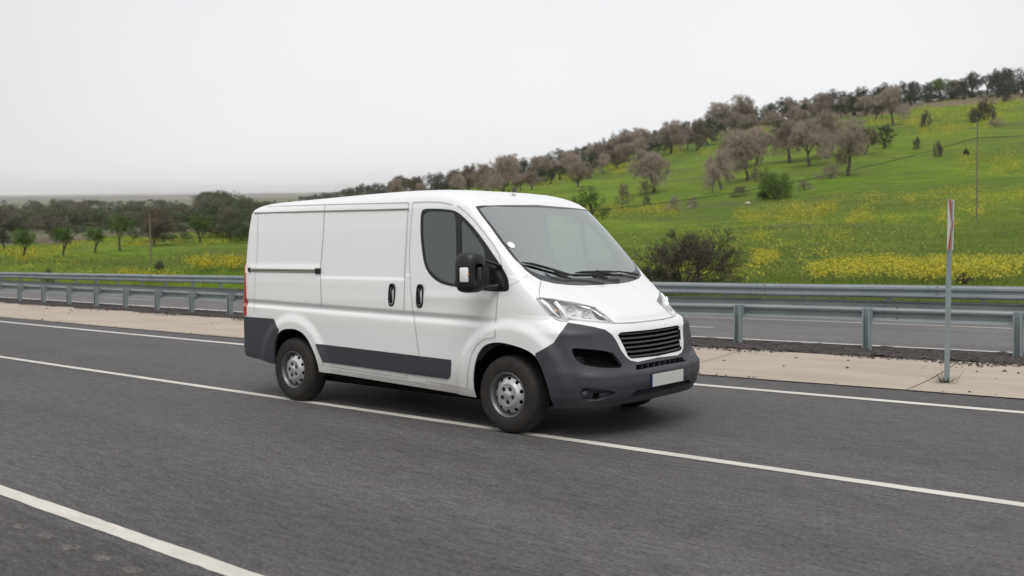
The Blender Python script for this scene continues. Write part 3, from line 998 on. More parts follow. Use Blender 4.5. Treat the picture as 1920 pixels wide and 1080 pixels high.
knife(bm, g2, SIDE, isside, mark, FRITDOOR)

# grey plastic parts
rb = [(-1.3, 0.885), (-0.88, 0.872), (-0.5, 0.871)] + P2(px([(300, 155), (345, 240)], *A2), SIDE) + [(-0.2, 0.70), (-0.2, 0.0), (-1.3, 0.0)]
knife(bm, rb, SIDE, lambda f: f.calc_center_median().x < -0.1, mark, RBUMP)
st = P2(px([(632, 352), (1320, 432), (1685, 476), (1688, 500), (1683, 600), (1665, 624), (1350, 582), (690, 493)], *A2), SIDE)
knife(bm, st, SIDE, isside, mark, STRIP)
fb = P2(px([(600, 425), (740, 345), (790, 270), (850, 190), (940, 203), (1060, 225), (1140, 245), (1190, 280), (1225, 330), (1260, 400), (1300, 455), (1335, 483), (1390, 494)], *A4), DIAG)
cen = [uv(Vector((sl(0.62, 2), 0.0, 0.635)), DIAG), uv(Vector((sl(0.62, 2) + .05, 0.3, 0.635)), DIAG)]
fb = fb + cen + [(cen[-1][0] + .3, 0.0), (uv(hit(1004, 661), DIAG)[0] - 0.0, 0.0)]
# the strip behind the arch edge belongs to the wing, not to the bumper
knife(bm, fb, DIAG, lambda f: f.calc_center_median().x > 3.2, mark, FBUMP)
tl = [(-1.2, 1.47), (-0.90, 1.45), (-0.862, 1.36), (-0.825, 1.20), (-0.805, 1.05), (-0.80, 0.885), (-1.2, 0.885)]
knife(bm, tl, SIDE, lambda f: f.calc_center_median().x < -0.5 and f.calc_center_median().y < -0.55, mark, TAIL)

# windscreen with its cowl, bonnet
wsl = px([(130, 155), (165, 210), (250, 320), (320, 420), (390, 510), (440, 570), (485, 610), (520, 650), (570, 690), (640, 730), (740, 755), (860, 768), (960, 772)], *A3)
ws3 = hits(wsl)
cz = ws3[-1].z
tz = hit(*px([(450, 143)], *A3)[0])
ztop = (hit(*px([(130, 155)], *A3)[0]), hit(*px([(250, 147)], *A3)[0]), tz)
def Fxz(z): return sl(z, 2)
wspoly = [uv(p, TOPP) for p in ws3] + [uv(Vector((Fxz(cz - .005), 0.06, cz - .005)), TOPP), uv(Vector((Fxz(tz.z + .012), 0.06, tz.z + .012)), TOPP), uv(tz, TOPP), uv(ztop[1], TOPP)]
wf = lambda f: f.calc_center_median().x > 2.2 and f.normal.z > 0.2
knife(bm, wspoly, TOPP, wf, mark, WS)
WSG = 30
wgl = hits(px([(160, 168), (200, 225), (285, 335), (355, 430), (420, 515), (475, 585), (505, 615), (560, 655), (640, 688), (740, 700), (860, 708), (960, 712)], *A3))
tg = hit(*px([(450, 158)], *A3)[0])
gpoly = [uv(p, TOPP) for p in wgl] + [uv(Vector((Fxz(wgl[-1].z - .003), 0.06, wgl[-1].z - .003)), TOPP), uv(Vector((Fxz(tg.z + .008), 0.06, tg.z + .008)), TOPP), uv(tg, TOPP)]
knife(bm, gpoly, TOPP, wf, mark, WSG)
bl = hits(px([(640, 732), (628, 800), (625, 866), (760, 885), (900, 908), (1000, 930), (1080, 965), (1140, 1005), (1180, 1040), (1215, 1066), (1340, 1062)], *A3))
bz = bl[-1].z
bpoly = [uv(p, TOPP) for p in bl] + [uv(Vector((Fxz(bz + .004), 0.06, bz + .004)), TOPP), uv(Vector((Fxz(cz - .005), 0.06, cz - .005)), TOPP)] + [uv(p, TOPP) for p in ws3[::-1][:4]]
knife(bm, bpoly, TOPP, lambda f: f.calc_center_median().x > 2.9 and f[mark] == BODY, mark, BONNET)

# lamps and openings of the nose
head_px = px([(131, 430), (150, 417), (300, 430), (500, 470), (650, 497), (740, 520), (810, 580), (870, 640), (938, 685), (870, 683), (650, 665), (470, 645), (445, 668), (400, 665), (330, 640), (270, 590), (200, 510)], *AH)
head3 = hits(head_px)
knife(bm, [uv(p, DIAG) for p in head3], DIAG, isfront, mark, HEAD)
gr_px = px([(1240, 282), (1262, 262), (1400, 250)], *A4)
gr3 = hits(gr_px)
gb_px = px([(1400, 461), (1345, 464), (1320, 450), (1290, 380), (1255, 312)], *A4)
gb3 = hits(gb_px)
def to_center(z, y=0.0): return Vector((Fxz(z) + front_disp(y, z), y, z))
zt_, zb_ = gr3[-1].z - .004, gb3[0].z - .010
grille3 = gr3 + [to_center(zt_)] + [to_center(zb_)] + gb3
gp = [uv(p, FRONT) for p in gr3] + [(0.05, zt_), (0.05, zb_)] + [uv(p, FRONT) for p in gb3]
nf = lambda f: f.calc_center_median().x > 3.3
knife(bm, gp, FRONT, nf, mark, GRILLE)
s3 = hits(px([(1375, 518), (1380, 560)], *A4))
zs1, zs2 = s3[0].z, s3[1].z
slotp = [(s3[0].y, zs1), (0.05, zs1), (0.05, zs2 + .004), (s3[1].y, zs2)]
knife(bm, slotp, FRONT, nf, mark, SLOT)
slot3 = [Vector((Fxz(z) + front_disp(y, z), y, z)) for y, z in ((s3[0].y, zs1), (0, zs1), (0, zs2), (s3[1].y, zs2))]
slot3[0] = s3[0]; slot3[3] = s3[1]
fog1_px = px(smooth_poly([(872, 384), (960, 388), (1180, 410), (1225, 450), (1285, 540), (1180, 545), (1050, 535), (960, 512), (905, 470)]), *A4)
fog13 = hits(fog1_px)
knife(bm, [uv(p, DIAG) for p in fog13], DIAG, nf, mark, FOG1)
fog2_px = px(smooth_poly([(955, 705), (990, 690), (1130, 704), (1240, 728), (1170, 765), (1080, 795), (990, 795), (950, 755)]), *A4)
fog23 = hits(fog2_px)
knife(bm, [uv(p, DIAG) for p in fog23], DIAG, nf, mark, FOG2)
l3 = hits(px([(1325, 752), (1380, 716), (1460, 704)], *A4)) 
zl1, zl2 = l3[2].z, l3[0].z
lowp = [(l3[0].y, zl2), (l3[1].y, l3[1].z), (l3[2].y, l3[2].z), (0.05, zl1), (0.05, zl2 - .02), (l3[0].y + .08, zl2 - .015)]
knife(bm, lowp, FRONT, nf, mark, LOWI)
low3 = [Vector((Fxz(z) + front_disp(y, z), y, z)) for y, z in [(l3[1].y, l3[1].z), (l3[2].y, l3[2].z), (0, zl1), (0, zl2 - .02), (l3[0].y + .08, zl2 - .015)]]
low3 = [l3[0]] + low3

van = empty('delivery_van')
tag(van, 'white panel van with grey plastic bumpers and side strips, driving in the outer lane', 'van')

FACES = [(f[mark], [v.index for v in f.verts]) for f in bm.faces] if False else None
bm.verts.index_update(); bm.faces.index_update()
ALLV = [v.co.copy() for v in bm.verts]
ALLF = [([v.index for v in f.verts], f[mark]) for f in bm.faces]
bm.free()
_nc = {}
def nrm_i(i):
    if i not in _nc:
        n = nrm_at(ALLV[i])
        if abs(ALLV[i].y) < 1e-4: n.y = 0; n.normalize()
        _nc[i] = n
    return _nc[i]

def region(name, regs, m, parent, off=0.0, mirror=True, rim=0.0, label=None, only_mirror=False):
    """the faces of some regions as one mesh with the smooth normals of the whole body; off moves it outwards, rim turns its edge inwards"""
    V, N, F = [], [], []
    idx = {}
    fs = [f for f, r in ALLF if r in regs]
    for f in fs:
        for i in f:
            if i not in idx:
                idx[i] = len(V); n = nrm_i(i); V.append(ALLV[i] + n * off); N.append(n)
        F.append([idx[i] for i in f])
    if rim:
        cnt = {}
        for f in F:
            for a, b in zip(f, f[1:] + f[:1]):
                cnt[(a, b)] = 1
        for (a, b) in list(cnt):
            if (b, a) not in cnt:
                if abs(V[a].y) < 2e-3 and abs(V[b].y) < 2e-3: continue
                k = len(V)
                side = (V[b] - V[a]).cross(N[a]); side = side.normalized() if side.length > 1e-9 else N[a]
                for q in (a, b):
                    V.append(V[q].copy()); N.append((N[q] * .4 + side).normalized())
                for q in (a, b):
                    V.append(V[q] - N[q] * rim); N.append(side)
                F.append([k + 1, k, k + 2, k + 3])
    if mirror:
        n0 = len(V)
        F2 = [[i + n0 for i in f][::-1] for f in F]
        V2 = [Vector((v.x, -v.y, v.z)) for v in V]; N2 = [Vector((v.x, -v.y, v.z)) for v in N]
        if only_mirror: V, N, F = V2, N2, [[i - n0 for i in f] for f in F2]
        else: V += V2; N += N2; F += F2
    me = bpy.data.meshes.new(name)
    me.from_pydata([tuple(v) for v in V], [], F)
    me.polygons.foreach_set('use_smooth', [True] * len(F))
    me.update()
    me.normals_split_custom_set_from_vertices([tuple(n) for n in N])
    o = link(name, me, m, parent)
    if label: o['label'] = label
    return o

region('body_shell', [BODY, QUARTER], M['paint'], van, rim=0.012)
slide_door = region('sliding_door', [SLIDE], M['paint'], van, mirror=False, rim=0.012)
fdoor = region('front_door', [DOOR], M['paint'], van, mirror=False, rim=0.012)
fdoor2 = region('front_door', [DOOR], M['paint'], van, only_mirror=True, rim=0.012)
region('side_panel', [SLIDE], M['paint'], van, only_mirror=True)
bonnet = region('bonnet', [BONNET], M['paint'], van, rim=0.015, off=0.001)
region('front_bumper', [FBUMP], M['plastic'], van, off=0.006, rim=0.03, label='dark grey plastic front bumper')
region('rear_bumper', [RBUMP], M['plastic'], van, off=0.006, rim=0.03)
region('side_strip', [STRIP], M['plastic'], van, off=0.010, rim=0.014, mirror=False)
region('side_strip', [STRIP], M['plastic'], van, off=0.010, rim=0.014, only_mirror=True)
region('window_frame', [DWIN], M['black'], fdoor, off=0.002, rim=0.015, mirror=False)
region('window_frame', [DWIN], M['black'], fdoor2, off=0.002, rim=0.015, only_mirror=True)
region('window', [FRITDOOR], M['sideglass'], fdoor, off=-0.004, mirror=False)
region('window', [FRITDOOR], M['sideglass'], fdoor2, off=-0.004, only_mirror=True)
cowl = region('windscreen_surround', [WS], M['frit'], van, off=0.0005, rim=0.01)
wsg = region('windscreen', [WSG], M['glass'], van, off=-0.001)
hl_r = region('headlight', [HEAD], M['lens'], van, off=0.001, mirror=False)
hl_l = region('headlight', [HEAD], M['lens'], van, off=0.001, only_mirror=True)
region('tail_light', [TAIL], M['red'], van, off=0.008, rim=0.015, mirror=False)
region('tail_light', [TAIL], M['red'], van, off=0.008, rim=0.015, only_mirror=True)

def mir(P): return [Vector((p.x, -p.y, p.z)) for p in P][::-1]
def recess(name, loop, d, m_wall, m_back, parent, taper=1.0, mirror=True, back=True):
    """walls going in from an opening, and its floor"""
    bmr = bmesh.new()
    for L, dd in ((loop, d), (mir(loop), Vector((d.x, -d.y, d.z)))) if mirror else ((loop, d),):
        cen = sum(L, Vector()) / len(L)
        a = [bmr.verts.new(p - dd.normalized() * 0.003) for p in L]
        b = [bmr.verts.new(cen + (p - cen) * taper + dd) for p in L]
        n = len(L)
        for i in range(n):
            bmr.faces.new((a[i], a[(i + 1) % n], b[(i + 1) % n], b[i])).material_index = 0
        if back:
            cv_ = bmr.verts.new(sum((v.co for v in b), Vector()) / n)
            for i in range(n): bmr.faces.new((b[i], b[(i + 1) % n], cv_)).material_index = 1
    me = bpy.data.meshes.new(name); bmesh.ops.recalc_face_normals(bmr, faces=bmr.faces[:]); bmr.to_mesh(me); bmr.free()
    return link(name, me, [m_wall, m_back], parent)

# grille: black box, curved bars
GL = grille3 + [Vector((p.x, -p.y, p.z)) for p in (gr3 + [to_center(zt_), to_center(zb_)] + gb3)][::-1]
half = gr3 + [to_center(zt_)]
halfb = [to_center(zb_)] + gb3
full = half + [Vector((p.x, -p.y, p.z)) for p in gr3[::-1]] + [Vector((p.x, -p.y, p.z)) for p in gb3[::-1]] + halfb
gri = recess('grille', full, Vector((-0.07, 0, 0)), M['black'], M['dark'], van, mirror=False)
ytop, ybot = abs(gr3[0].y), abs(gb3[2].y)
bmg = bmesh.new()
NB = 6
for k in range(NB):
    t = (k + 0.55) / NB
    z = zt_ + (zb_ - zt_) * t
    w = ytop + (ybot - ytop) * t - 0.004
    ys = np.linspace(-w, w, 21)
    hz = 0.0085 if k else 0.006
    ring = []
    for y in ys:
        zz = z + 0.018 * (abs(y) / w) ** 2 * 0.6 
        x = hfx = Fxz(zz) - 0.9 * 0
        u_ = abs(y) / sl(zz, 1); n_ = sl(zz, 5); xs_ = sl(zz, 4)
        x = xs_ + (Fxz(zz) - xs_) * (1 - u_ ** n_) ** (1 / n_) - 0.020
        ring.append([bmg.verts.new((x, y, zz + hz)), bmg.verts.new((x + .004, y, zz - hz * .3)), bmg.verts.new((x - .006, y, zz - hz)), bmg.verts.new((x - .035, y, zz - hz * .6)), bmg.verts.new((x - .035, y, zz + hz * .9))])
    for i in range(len(ring) - 1):
        for j in range(5):
            bmg.faces.new((ring[i][j], ring[i][(j + 1) % 5], ring[i + 1][(j + 1) % 5], ring[i + 1][j]))
obj('grille_bars', bmg, mat('grille_plastic', (0.042, 0.043, 0.047), 0.35), gri, smooth=True, ang=30)
sl_full = [slot3[0], slot3[1], Vector((slot3[0].x, -slot3[0].y, slot3[0].z)), Vector((slot3[3].x, -slot3[3].y, slot3[3].z)), slot3[2], slot3[3]]
so = recess('lower_slot', sl_full, Vector((-0.06, 0, 0)), M['black'], M['dark'], van, mirror=False)
bmg = bmesh.new()
for y in np.arange(-0.36, 0.37, 0.09):
    b = bmesh.new(); box(b, (3.86, y - .005, zs2 + .002), (3.925 - abs(y) * .05, y + .005, zs1 - .002))
    obj('slot_rib', b, M['plastic'], so)
bmg.free()
DD = Vector((-0.62, 0.60, 0)) .normalized()
f1 = recess('air_intake', fog13, DD * 0.075, M['black'], M['dark'], van, taper=0.92, mirror=False)
f1b = recess('air_intake', mir(fog13), Vector((DD.x, -DD.y, 0)) * 0.055, M['plastic'], M['black'], van, taper=0.92, mirror=False)
# slats in the outer end of the intake
c0 = sum(fog13, Vector()) / len(fog13)
bmg = bmesh.new()
ol = min(p.dot(DIAG[0]) for p in fog13)
for k in range(5):
    z = c0.z + 0.012 - k * 0.013
    w0 = ol + 0.022 + k * .006
    p = DIAG[0] * w0; q = DIAG[0] * (w0 + 0.075)
    base = c0 - DIAG[0] * c0.dot(DIAG[0]) - DD * 0.0
    a = Vector((base.x, base.y, 0)) + p + Vector((0, 0, z)) + DD * 0.005; b = Vector((base.x, base.y, 0)) + q + Vector((0, 0, z)) + DD * 0.03
    tube(bmg, [a, b], 0.0035, 5)
obj('intake_slats', bmg, M['plastic'], f1)
f2 = recess('fog_lamp_pocket', fog23, DD * 0.035, M['plastic'], M['plastic'], van, taper=0.85, mirror=False)
recess('fog_lamp_pocket', mir(fog23), Vector((DD.x, -DD.y, 0)) * 0.035, M['plastic'], M['plastic'], van, taper=0.85, mirror=False)
fl = hit(*px([(985, 745)], *A4)[0])
if fl is None: fl = sum(fog23, Vector()) / len(fog23)
bmg = bmesh.new(); lathe(bmg, [(0.0, 0.03), (0.026, 0.026), (0.034, 0.010), (0.034, -0.02)], 20)
for v in bmg.verts: v.co = Matrix.Rotation(rad(180 + 55), 3, 'Z') @ v.co + fl + DD * 0.03
obj('fog_lamp_cap', bmg, M['plastic'], f2, smooth=True)
lo_full = low3[:3] + [low3[3]] + [Vector((p.x, -p.y, p.z)) for p in (low3[2], low3[1], low3[0])] + [Vector((low3[5].x, -low3[5].y, low3[5].z)), low3[4], low3[5]]
li = recess('lower_intake', lo_full, Vector((-0.07, 0, 0)), M['black'], M['dark'], van, mirror=False)
bmg = bmesh.new()
for z in (zl1 - .028, zl1 - .055):
    ys = np.linspace(-0.46, 0.46, 15); pts = []
    for y in ys:
        n_, xs_ = sl(z, 5), sl(z, 4)
        pts.append((xs_ + (Fxz(z) - xs_) * (1 - (abs(y) / sl(z, 1)) ** n_) ** (1 / n_) - 0.012, y, z))
    tube(bmg, pts, 0.006, 6)
obj('intake_bars', bmg, M['plastic'], li)

# number plate, blank
pl = empty('number_plate', parent=van)
bmg = bmesh.new(); box(bmg, (3.966, -0.272, 0.402), (3.998, 0.268, 0.522), 0.003)
obj('plate_holder', bmg, M['black'], pl)
bmg = bmesh.new(); box(bmg, (3.9985, -0.246, 0.409), (4.003, 0.262, 0.516), 0.0015)
obj('plate_face', bmg, M['plate'], pl)
bmg = bmesh.new(); box(bmg, (3.9985, -0.266, 0.409), (4.003, -0.248, 0.516), 0.001)
obj('plate_band', bmg, M['blue'], pl)

# headlamp interiors
def headlamp(parent, sgn):
    L = head3 if sgn < 0 else mir(head3)
    D = Vector((DD.x, -sgn * DD.y * -1 if False else (DD.y if sgn < 0 else -DD.y), 0))
    h = recess('lamp_housing', L, D * 0.060, M['lampsilver'], M['lampsilver'], parent, taper=0.80, mirror=False)
    def pt(a, b, depth):
        p = hit(*px([(a, b)], *AH)[0])
        if p is None: p = sum(head3, Vector()) / len(head3)
        p = p + DD * depth
        return Vector((p.x, sgn * abs(p.y), p.z))
    # daylight strip along the lower and outer edge
    b_ = bmesh.new()
    tube(b_, [pt(190, 448, .012), pt(250, 500, .012), pt(310, 570, .014), pt(370, 615, .014)], [.012, .018, .013, .006], 8)
    tube(b_, [pt(330, 470, .014), pt(390, 540, .014), pt(440, 610, .016), pt(560, 642, .012), pt(700, 655, .012), pt(860, 668, .010)], [.020, .020, .016, .011, .011, .008], 8)
    obj('daylight_strip', b_, M['lampwhite'], parent, smooth=True)
    for nm_, poly in (('bezel', [(262, 470), (325, 468), (372, 560), (400, 632), (350, 612), (290, 540)]), ('bezel', [(690, 515), (745, 528), (810, 590), (880, 655), (800, 640), (740, 590)])):
        b_ = bmesh.new(); b_.faces.new([b_.verts.new(pt(a, c_, .026)) for a, c_ in poly]); obj(nm_, b_, M['lampgrey'], parent)
    # two reflector bowls and their bulbs
    for (a, b, r) in ((490, 545, .048), (650, 580, .044)):
        c = pt(a, b, .040); b_ = bmesh.new()
        lathe(b_, [(r, -.040), (r * .97, -.022), (r * .8, -.004), (r * .5, .010), (0.012, .016)], 24)
        q = (-D).to_track_quat('-Y', 'Z')
        for v in b_.verts: v.co = q @ v.co + c
        o = obj('reflector', b_, M['lampwhite'], parent, smooth=True)
        b_ = bmesh.new(); lathe(b_, [(0.0, -.022), (.008, -.018), (.010, .0), (.010, .014)], 12)
        for v in b_.verts: v.co = q @ v.co + c
        obj('bulb', b_, M['lampwhite'], parent, smooth=True)
    c = pt(335, 570, .045); b_ = bmesh.new()
    bmesh.ops.create_uvsphere(b_, u_segments=14, v_segments=10, radius=.017)
    for v in b_.verts: v.co = Vector((v.co.x, v.co.y, v.co.z * 1.3)) + c
    obj('indicator_bulb', b_, M['amber'], parent, smooth=True)
    b_ = bmesh.new()
    tube(b_, [pt(560, 500, .03), pt(700, 540, .03), pt(800, 610, .025), pt(880, 660, .02)], [.006, .01, .009, .004], 8)
    obj('reflector_edge', b_, M['chrome'], parent, smooth=True)
headlamp(hl_r, -1); headlamp(hl_l, 1)

# ribbons for shut lines, body seams and one painted line of shade
def seams():
    L = [
     (A1, [(185, 170), (180, 500), (160, 800), (155, 1030)], 0.0034),
     (A1, [(190, 200), (700, 183), (1357, 166)], 0.0054),
     (A1, [(150, 246), (690, 232), (1355, 216)], 0.0082),  # dark line painting the shade below the gutter overhang, no joint here
     (A1, [(705, 184), (688, 480), (668, 700), (680, 980)], 0.0061), (A2, [(680, 430), (690, 515)], 0.0061),
     (A1, [(1357, 166), (1340, 480), (1325, 790), (1320, 1000)], 0.0061), (A2, [(1318, 440), (1328, 480), (1350, 622)], 0.0061),
     (A1, [(1390, 165), (1372, 380), (1362, 600), (1370, 800), (1385, 950)], 0.0041), (A2, [(1385, 40), (1400, 150), (1440, 460), (1500, 640), (1815, 700)], 0.0048),
     (A1, [(1390, 165), (1500, 160), (1600, 163), (1700, 182)], 0.0048),
     (AW, [(480, 75), (560, 135), (640, 215), (740, 340), (820, 450), (868, 535), (885, 600), (882, 640)], 0.0048),
     (A3, [(310, 822), (305, 860), (297, 960), (290, 1060)], 0.0054), (A4, [(288, 240), (285, 300)], 0.0054),
     (A4, [(285, 300), (200, 315), (140, 360), (100, 440), (75, 560), (68, 695)], 0.0048),
     (A2, [(695, 518), (1340, 618)], 0.0041), (A2, [(698, 545), (1340, 640), (1500, 668)], 0.0041),
     (A3, [(395, 775), (470, 735), (540, 690)], 0.0027),
     (A3, [(640, 735), (628, 800), (625, 862)], 0.0048),
     (A3, [(625, 864), (760, 883), (900, 906), (1000, 928), (1080, 963), (1140, 1003), (1180, 1038), (1215, 1066), (1340, 1062), (1440, 1052)], 0.0061),
     (A3, [(1440, 1052), (1560, 1035), (1640, 1012)], 0.0061),
     (AH, [(131, 430), (200, 510), (270, 590), (330, 640), (400, 665), (445, 668), (470, 645), (650, 665), (870, 683), (938, 685)], 0.0041),
    ]
    b = bmesh.new()
    for (org, s), pts, w in L:
        P = []
        for i in range(len(pts) - 1):
            n = 8
            for k in range(n + (i == len(pts) - 2)):
                t = k / n
                h = hit(org[0] + (pts[i][0] * (1 - t) + pts[i + 1][0] * t) / s, org[1] + (pts[i][1] * (1 - t) + pts[i + 1][1] * t) / s)
                if h is not None: P.append(h)
        if len(P) < 2: continue
        row = []
        for i, p in enumerate(P):
            n = nrm_at(p); d = (P[min(i + 1, len(P) - 1)] - P[max(i - 1, 0)])
            if d.length < 1e-5: continue
            t = d.normalized().cross(n)
            if t.length < 1e-5: continue
            t.normalize()
            if row and (row[-1][0] - row[-1][1]).dot(t) < 0: t = -t
            row.append((p + n * .006 + t * w / 2, p + n * .006 - t * w / 2))
        for sg in (1, -1):
            vs = [[b.verts.new((q.x, q.y * sg, q.z)) for q in r] for r in row]
            for i in range(len(vs) - 1):
                try: b.faces.new((vs[i][0], vs[i][1], vs[i + 1][1], vs[i + 1][0]))
                except ValueError: pass
    return obj('panel_seams_and_shade', b, M['seam_shade'], van)
seams()

# sliding door rail with its end pieces
def on_side(x, z, out=0.0):
    loc, n, fi, d = TREE.ray_cast(Vector((x, -3, z)), Vector((0, 1, 0)))
    return loc + Vector((0, -out, 0))
b = bmesh.new()
box(b, (-0.765, -1.000, 1.374), (0.44, -0.960, 1.412), .004)
rail = obj('door_rail', b, M['alu'], van)
b = bmesh.new(); box(b, (-0.74, -1.004, 1.388), (0.40, -1.0005, 1.394))
obj('rail_slot', b, M['dark'], rail)
b = bmesh.new(); box(b, (-0.785, -1.006, 1.370), (-0.750, -0.955, 1.418), .004); obj('rail_end', b, M['black'], rail)
b = bmesh.new(); box(b, (0.385, -1.006, 1.362), (0.455, -0.955, 1.420), .006); obj('rail_end', b, M['black'], rail)
# door handles: black oval cups with a grip
def handle(x, parent, sg=-1):
    z0, z1 = 1.062, 1.285
    yb = on_side(x, 1.17).y
    b = bmesh.new(); N = 40; H = (z1 - z0) / 2; cz_ = (z0 + z1) / 2; Wd = .045
    loops = []
    for s, dy in ((1.0, .0), (1.0, -.009), (.90, -.014), (.74, -.010), (.66, .012), (.0, .014)):
        ring = []
        for k in range(N):
            t = 2 * math.pi * k / N
            X = math.copysign(abs(math.cos(t)) ** (2 / 3.0), math.cos(t)); Z = math.copysign(abs(math.sin(t)) ** (2 / 3.6), math.sin(t))
            q = s if s else .001
            ring.append(b.verts.new((x + Wd * X * q + (.006 * Z), yb + dy, cz_ + H * Z * (q if s > .8 or not s else q * 1.12))))
        loops.append(ring)
    for i in range(len(loops) - 1):
        for k in range(N):
            f = b.faces.new((loops[i][k], loops[i][(k + 1) % N], loops[i + 1][(k + 1) % N], loops[i + 1][k])); f.smooth = True
    tube(b, [(x + .008, yb + .004, cz_ + H * .75), (x + .010, yb - .022, cz_ + H * .5), (x + .008, yb - .026, cz_), (x + .004, yb - .022, cz_ - H * .45), (x, yb + .002, cz_ - H * .72)], [.010, .014, .015, .014, .010], 10)
    tube(b, [(x - .012, yb + .012, cz_ - H * .62), (x - .012, yb - .014, cz_ - H * .62)], .011, 12)
    if sg > 0:
        for v in b.verts: v.co.y = -v.co.y
    obj('handle', b, M['black'], parent, smooth=True)
handle(1.555, slide_door); handle(1.942, fdoor); handle(1.942, fdoor2, 1)

# mirrors
def door_mirror(sg):
    root = empty('wing_mirror', parent=van)
    def fin(b): 
        if sg > 0:
            for v in b.verts: v.co.y = -v.co.y
            bmesh.ops.reverse_faces(b, faces=b.faces[:])
    # rounded housing built from sections across its depth
    b = bmesh.new(); secs = []
    N = 36
    for dx, s in ((-.085, .86), (-.080, .93), (-.055, .985), (-.01, 1.0), (.035, .96), (.065, .84), (.085, .62), (.092, .3), (.093, .01)):
        ring = []
        for k in range(N):
            t = 2 * math.pi * k / N
            Y = math.copysign(abs(math.cos(t)) ** (2 / 3.6), math.cos(t)); Z = math.copysign(abs(math.sin(t)) ** (2 / 3.4), math.sin(t))
            ring.append(b.verts.new((2.79 + dx + Y * .02, -1.222 + Y * .100 * (1 - (1 - s) * .7), 1.405 + Z * .175 * (1 - (1 - s) * .55) )))
        secs.append(ring)
    b.faces.new(secs[0])
    for i in range(len(secs) - 1):
        for k in range(N):
            b.faces.new((secs[i][k], secs[i][(k + 1) % N], secs[i + 1][(k + 1) % N], secs[i + 1][k])).smooth = True
    fin(b); obj('mirror_housing', b, M['black'], root)
    b = bmesh.new()
    box(b, (2.838, -1.225, 1.325), (2.888, -1.140, 1.455), .012)
    fin(b); obj('housing_panel', b, M['plastic'], root, smooth=True, ang=40)
    b = bmesh.new()
    box(b, (2.752, -1.336, 1.325), (2.838, -1.302, 1.452), .012)
    fin(b); ind = obj('indicator_lens', b, M['lampwhite'], root, smooth=True, ang=40)
    b = bmesh.new(); bmesh.ops.create_uvsphere(b, u_segments=10, v_segments=8, radius=.010)
    for v in b.verts: v.co += Vector((2.838, -1.313, 1.39))
    fin(b); obj('indicator_bulb', b, M['amber'], ind, smooth=True)
    b = bmesh.new()
    tube(b, [(2.80, -1.25, 1.50), (2.86, -1.12, 1.505), (2.90, -1.02, 1.475), (2.91, -0.97, 1.45)], [.016, .018, .02, .024], 10, flat=.8)
    tube(b, [(2.80, -1.25, 1.275), (2.86, -1.12, 1.272), (2.91, -1.02, 1.285), (2.93, -0.97, 1.30)], [.020, .024, .028, .035], 10, flat=.8)
    fin(b); obj('mirror_arm', b, M['black'], root, smooth=True)
    b = bmesh.new()
    V = [(2.80, 1.50), (2.86, 1.47), (2.93, 1.40), (2.975, 1.33), (2.985, 1.262), (2.90, 1.255), (2.80, 1.262)]
    lo = [b.verts.new((x, -0.975, z)) for x, z in V]; hi = [b.verts.new((x - (x - 2.89) * .25, -1.028, z - (z - 1.34) * .22)) for x, z in V]
    b.faces.new(hi)
    for i in range(len(V)): b.faces.new((lo[i], lo[(i + 1) % len(V)], hi[(i + 1) % len(V)], hi[i]))
    bmesh.ops.bevel(b, geom=b.edges[:], offset=.008, segments=2, affect='EDGES')
    fin(b); obj('mirror_foot', b, M['black'], root, smooth=True, ang=50)
    b = bmesh.new(); box(b, (2.700, -1.305, 1.27), (2.706, -1.14, 1.54), .002)
    fin(b); obj('mirror_glass', b, M['chrome'], root)
door_mirror(-1)

# wipers lie on the glass, hinge covers on the cowl
def wiper(blade, arm):
    def P(q, o):
        out = []
        for p in px(q, *A3):
            h = hit2(*p)
            if h is not None:
                n_ = nrm_at(Vector((h.x, -abs(h.y), h.z))); n_ = Vector((n_.x, n_.y * (-1 if h.y > 0 else 1), n_.z)); out.append(h + n_ * o)
        return out
    b = bmesh.new()
    A = P(blade, .018)
    tube(b, A, [.006] + [.013] * (len(A) - 2) + [.009], 6)
    w = obj('wiper', b, M['black'], van, smooth=True)
    b = bmesh.new(); A = P(arm, .035)
    if len(A) > 1: tube(b, A, [.008] + [.010] * (len(A) - 2) + [.016], 6); obj('wiper_arm', b, M['black'], w, smooth=True)
wiper([(482, 600), (560, 612), (650, 636), (720, 655), (800, 682), (882, 702)], [(690, 655), (740, 685), (830, 712), (900, 708), (1000, 712), (1080, 722), (1140, 735)])
wiper([(900, 682), (960, 676), (1060, 674), (1150, 672), (1225, 674)], [(1060, 674), (1100, 690), (1180, 706), (1260, 712)])
A_ = [hit2(*p) for p in px([(1225, 676), (1300, 684), (1390, 702)], *A3)]
if all(a is not None for a in A_):
    b = bmesh.new(); tube(b, [a + Vector((.012, 0, .02)) for a in A_], [.008, .009, .014], 6); obj('wiper_pivot', b, M['black'], van, smooth=True)

# antenna, round sticker on the glass
b = bmesh.new(); p0 = Vector((2.26, 0, 2.175)); tube(b, [p0, p0 + Vector((-.01, 0, .022))], [.03, .022], 12); tube(b, [p0 + Vector((0, 0, .018)), p0 + Vector((-.055, 0, .04))], [.008, .005], 8)
obj('antenna', b, M['black'], van, smooth=True, ang=40)
h = hit(*px([(408, 455)], *A3)[0]); n = nrm_at(h); b = bmesh.new()
bmesh.ops.create_circle(b, cap_ends=True, segments=24, radius=.038)
q = n.to_track_quat('Z', 'Y')
for v in b.verts: v.co = q @ v.co + h + n * .003
obj('round_sticker', b, M['sticker'], wsg)

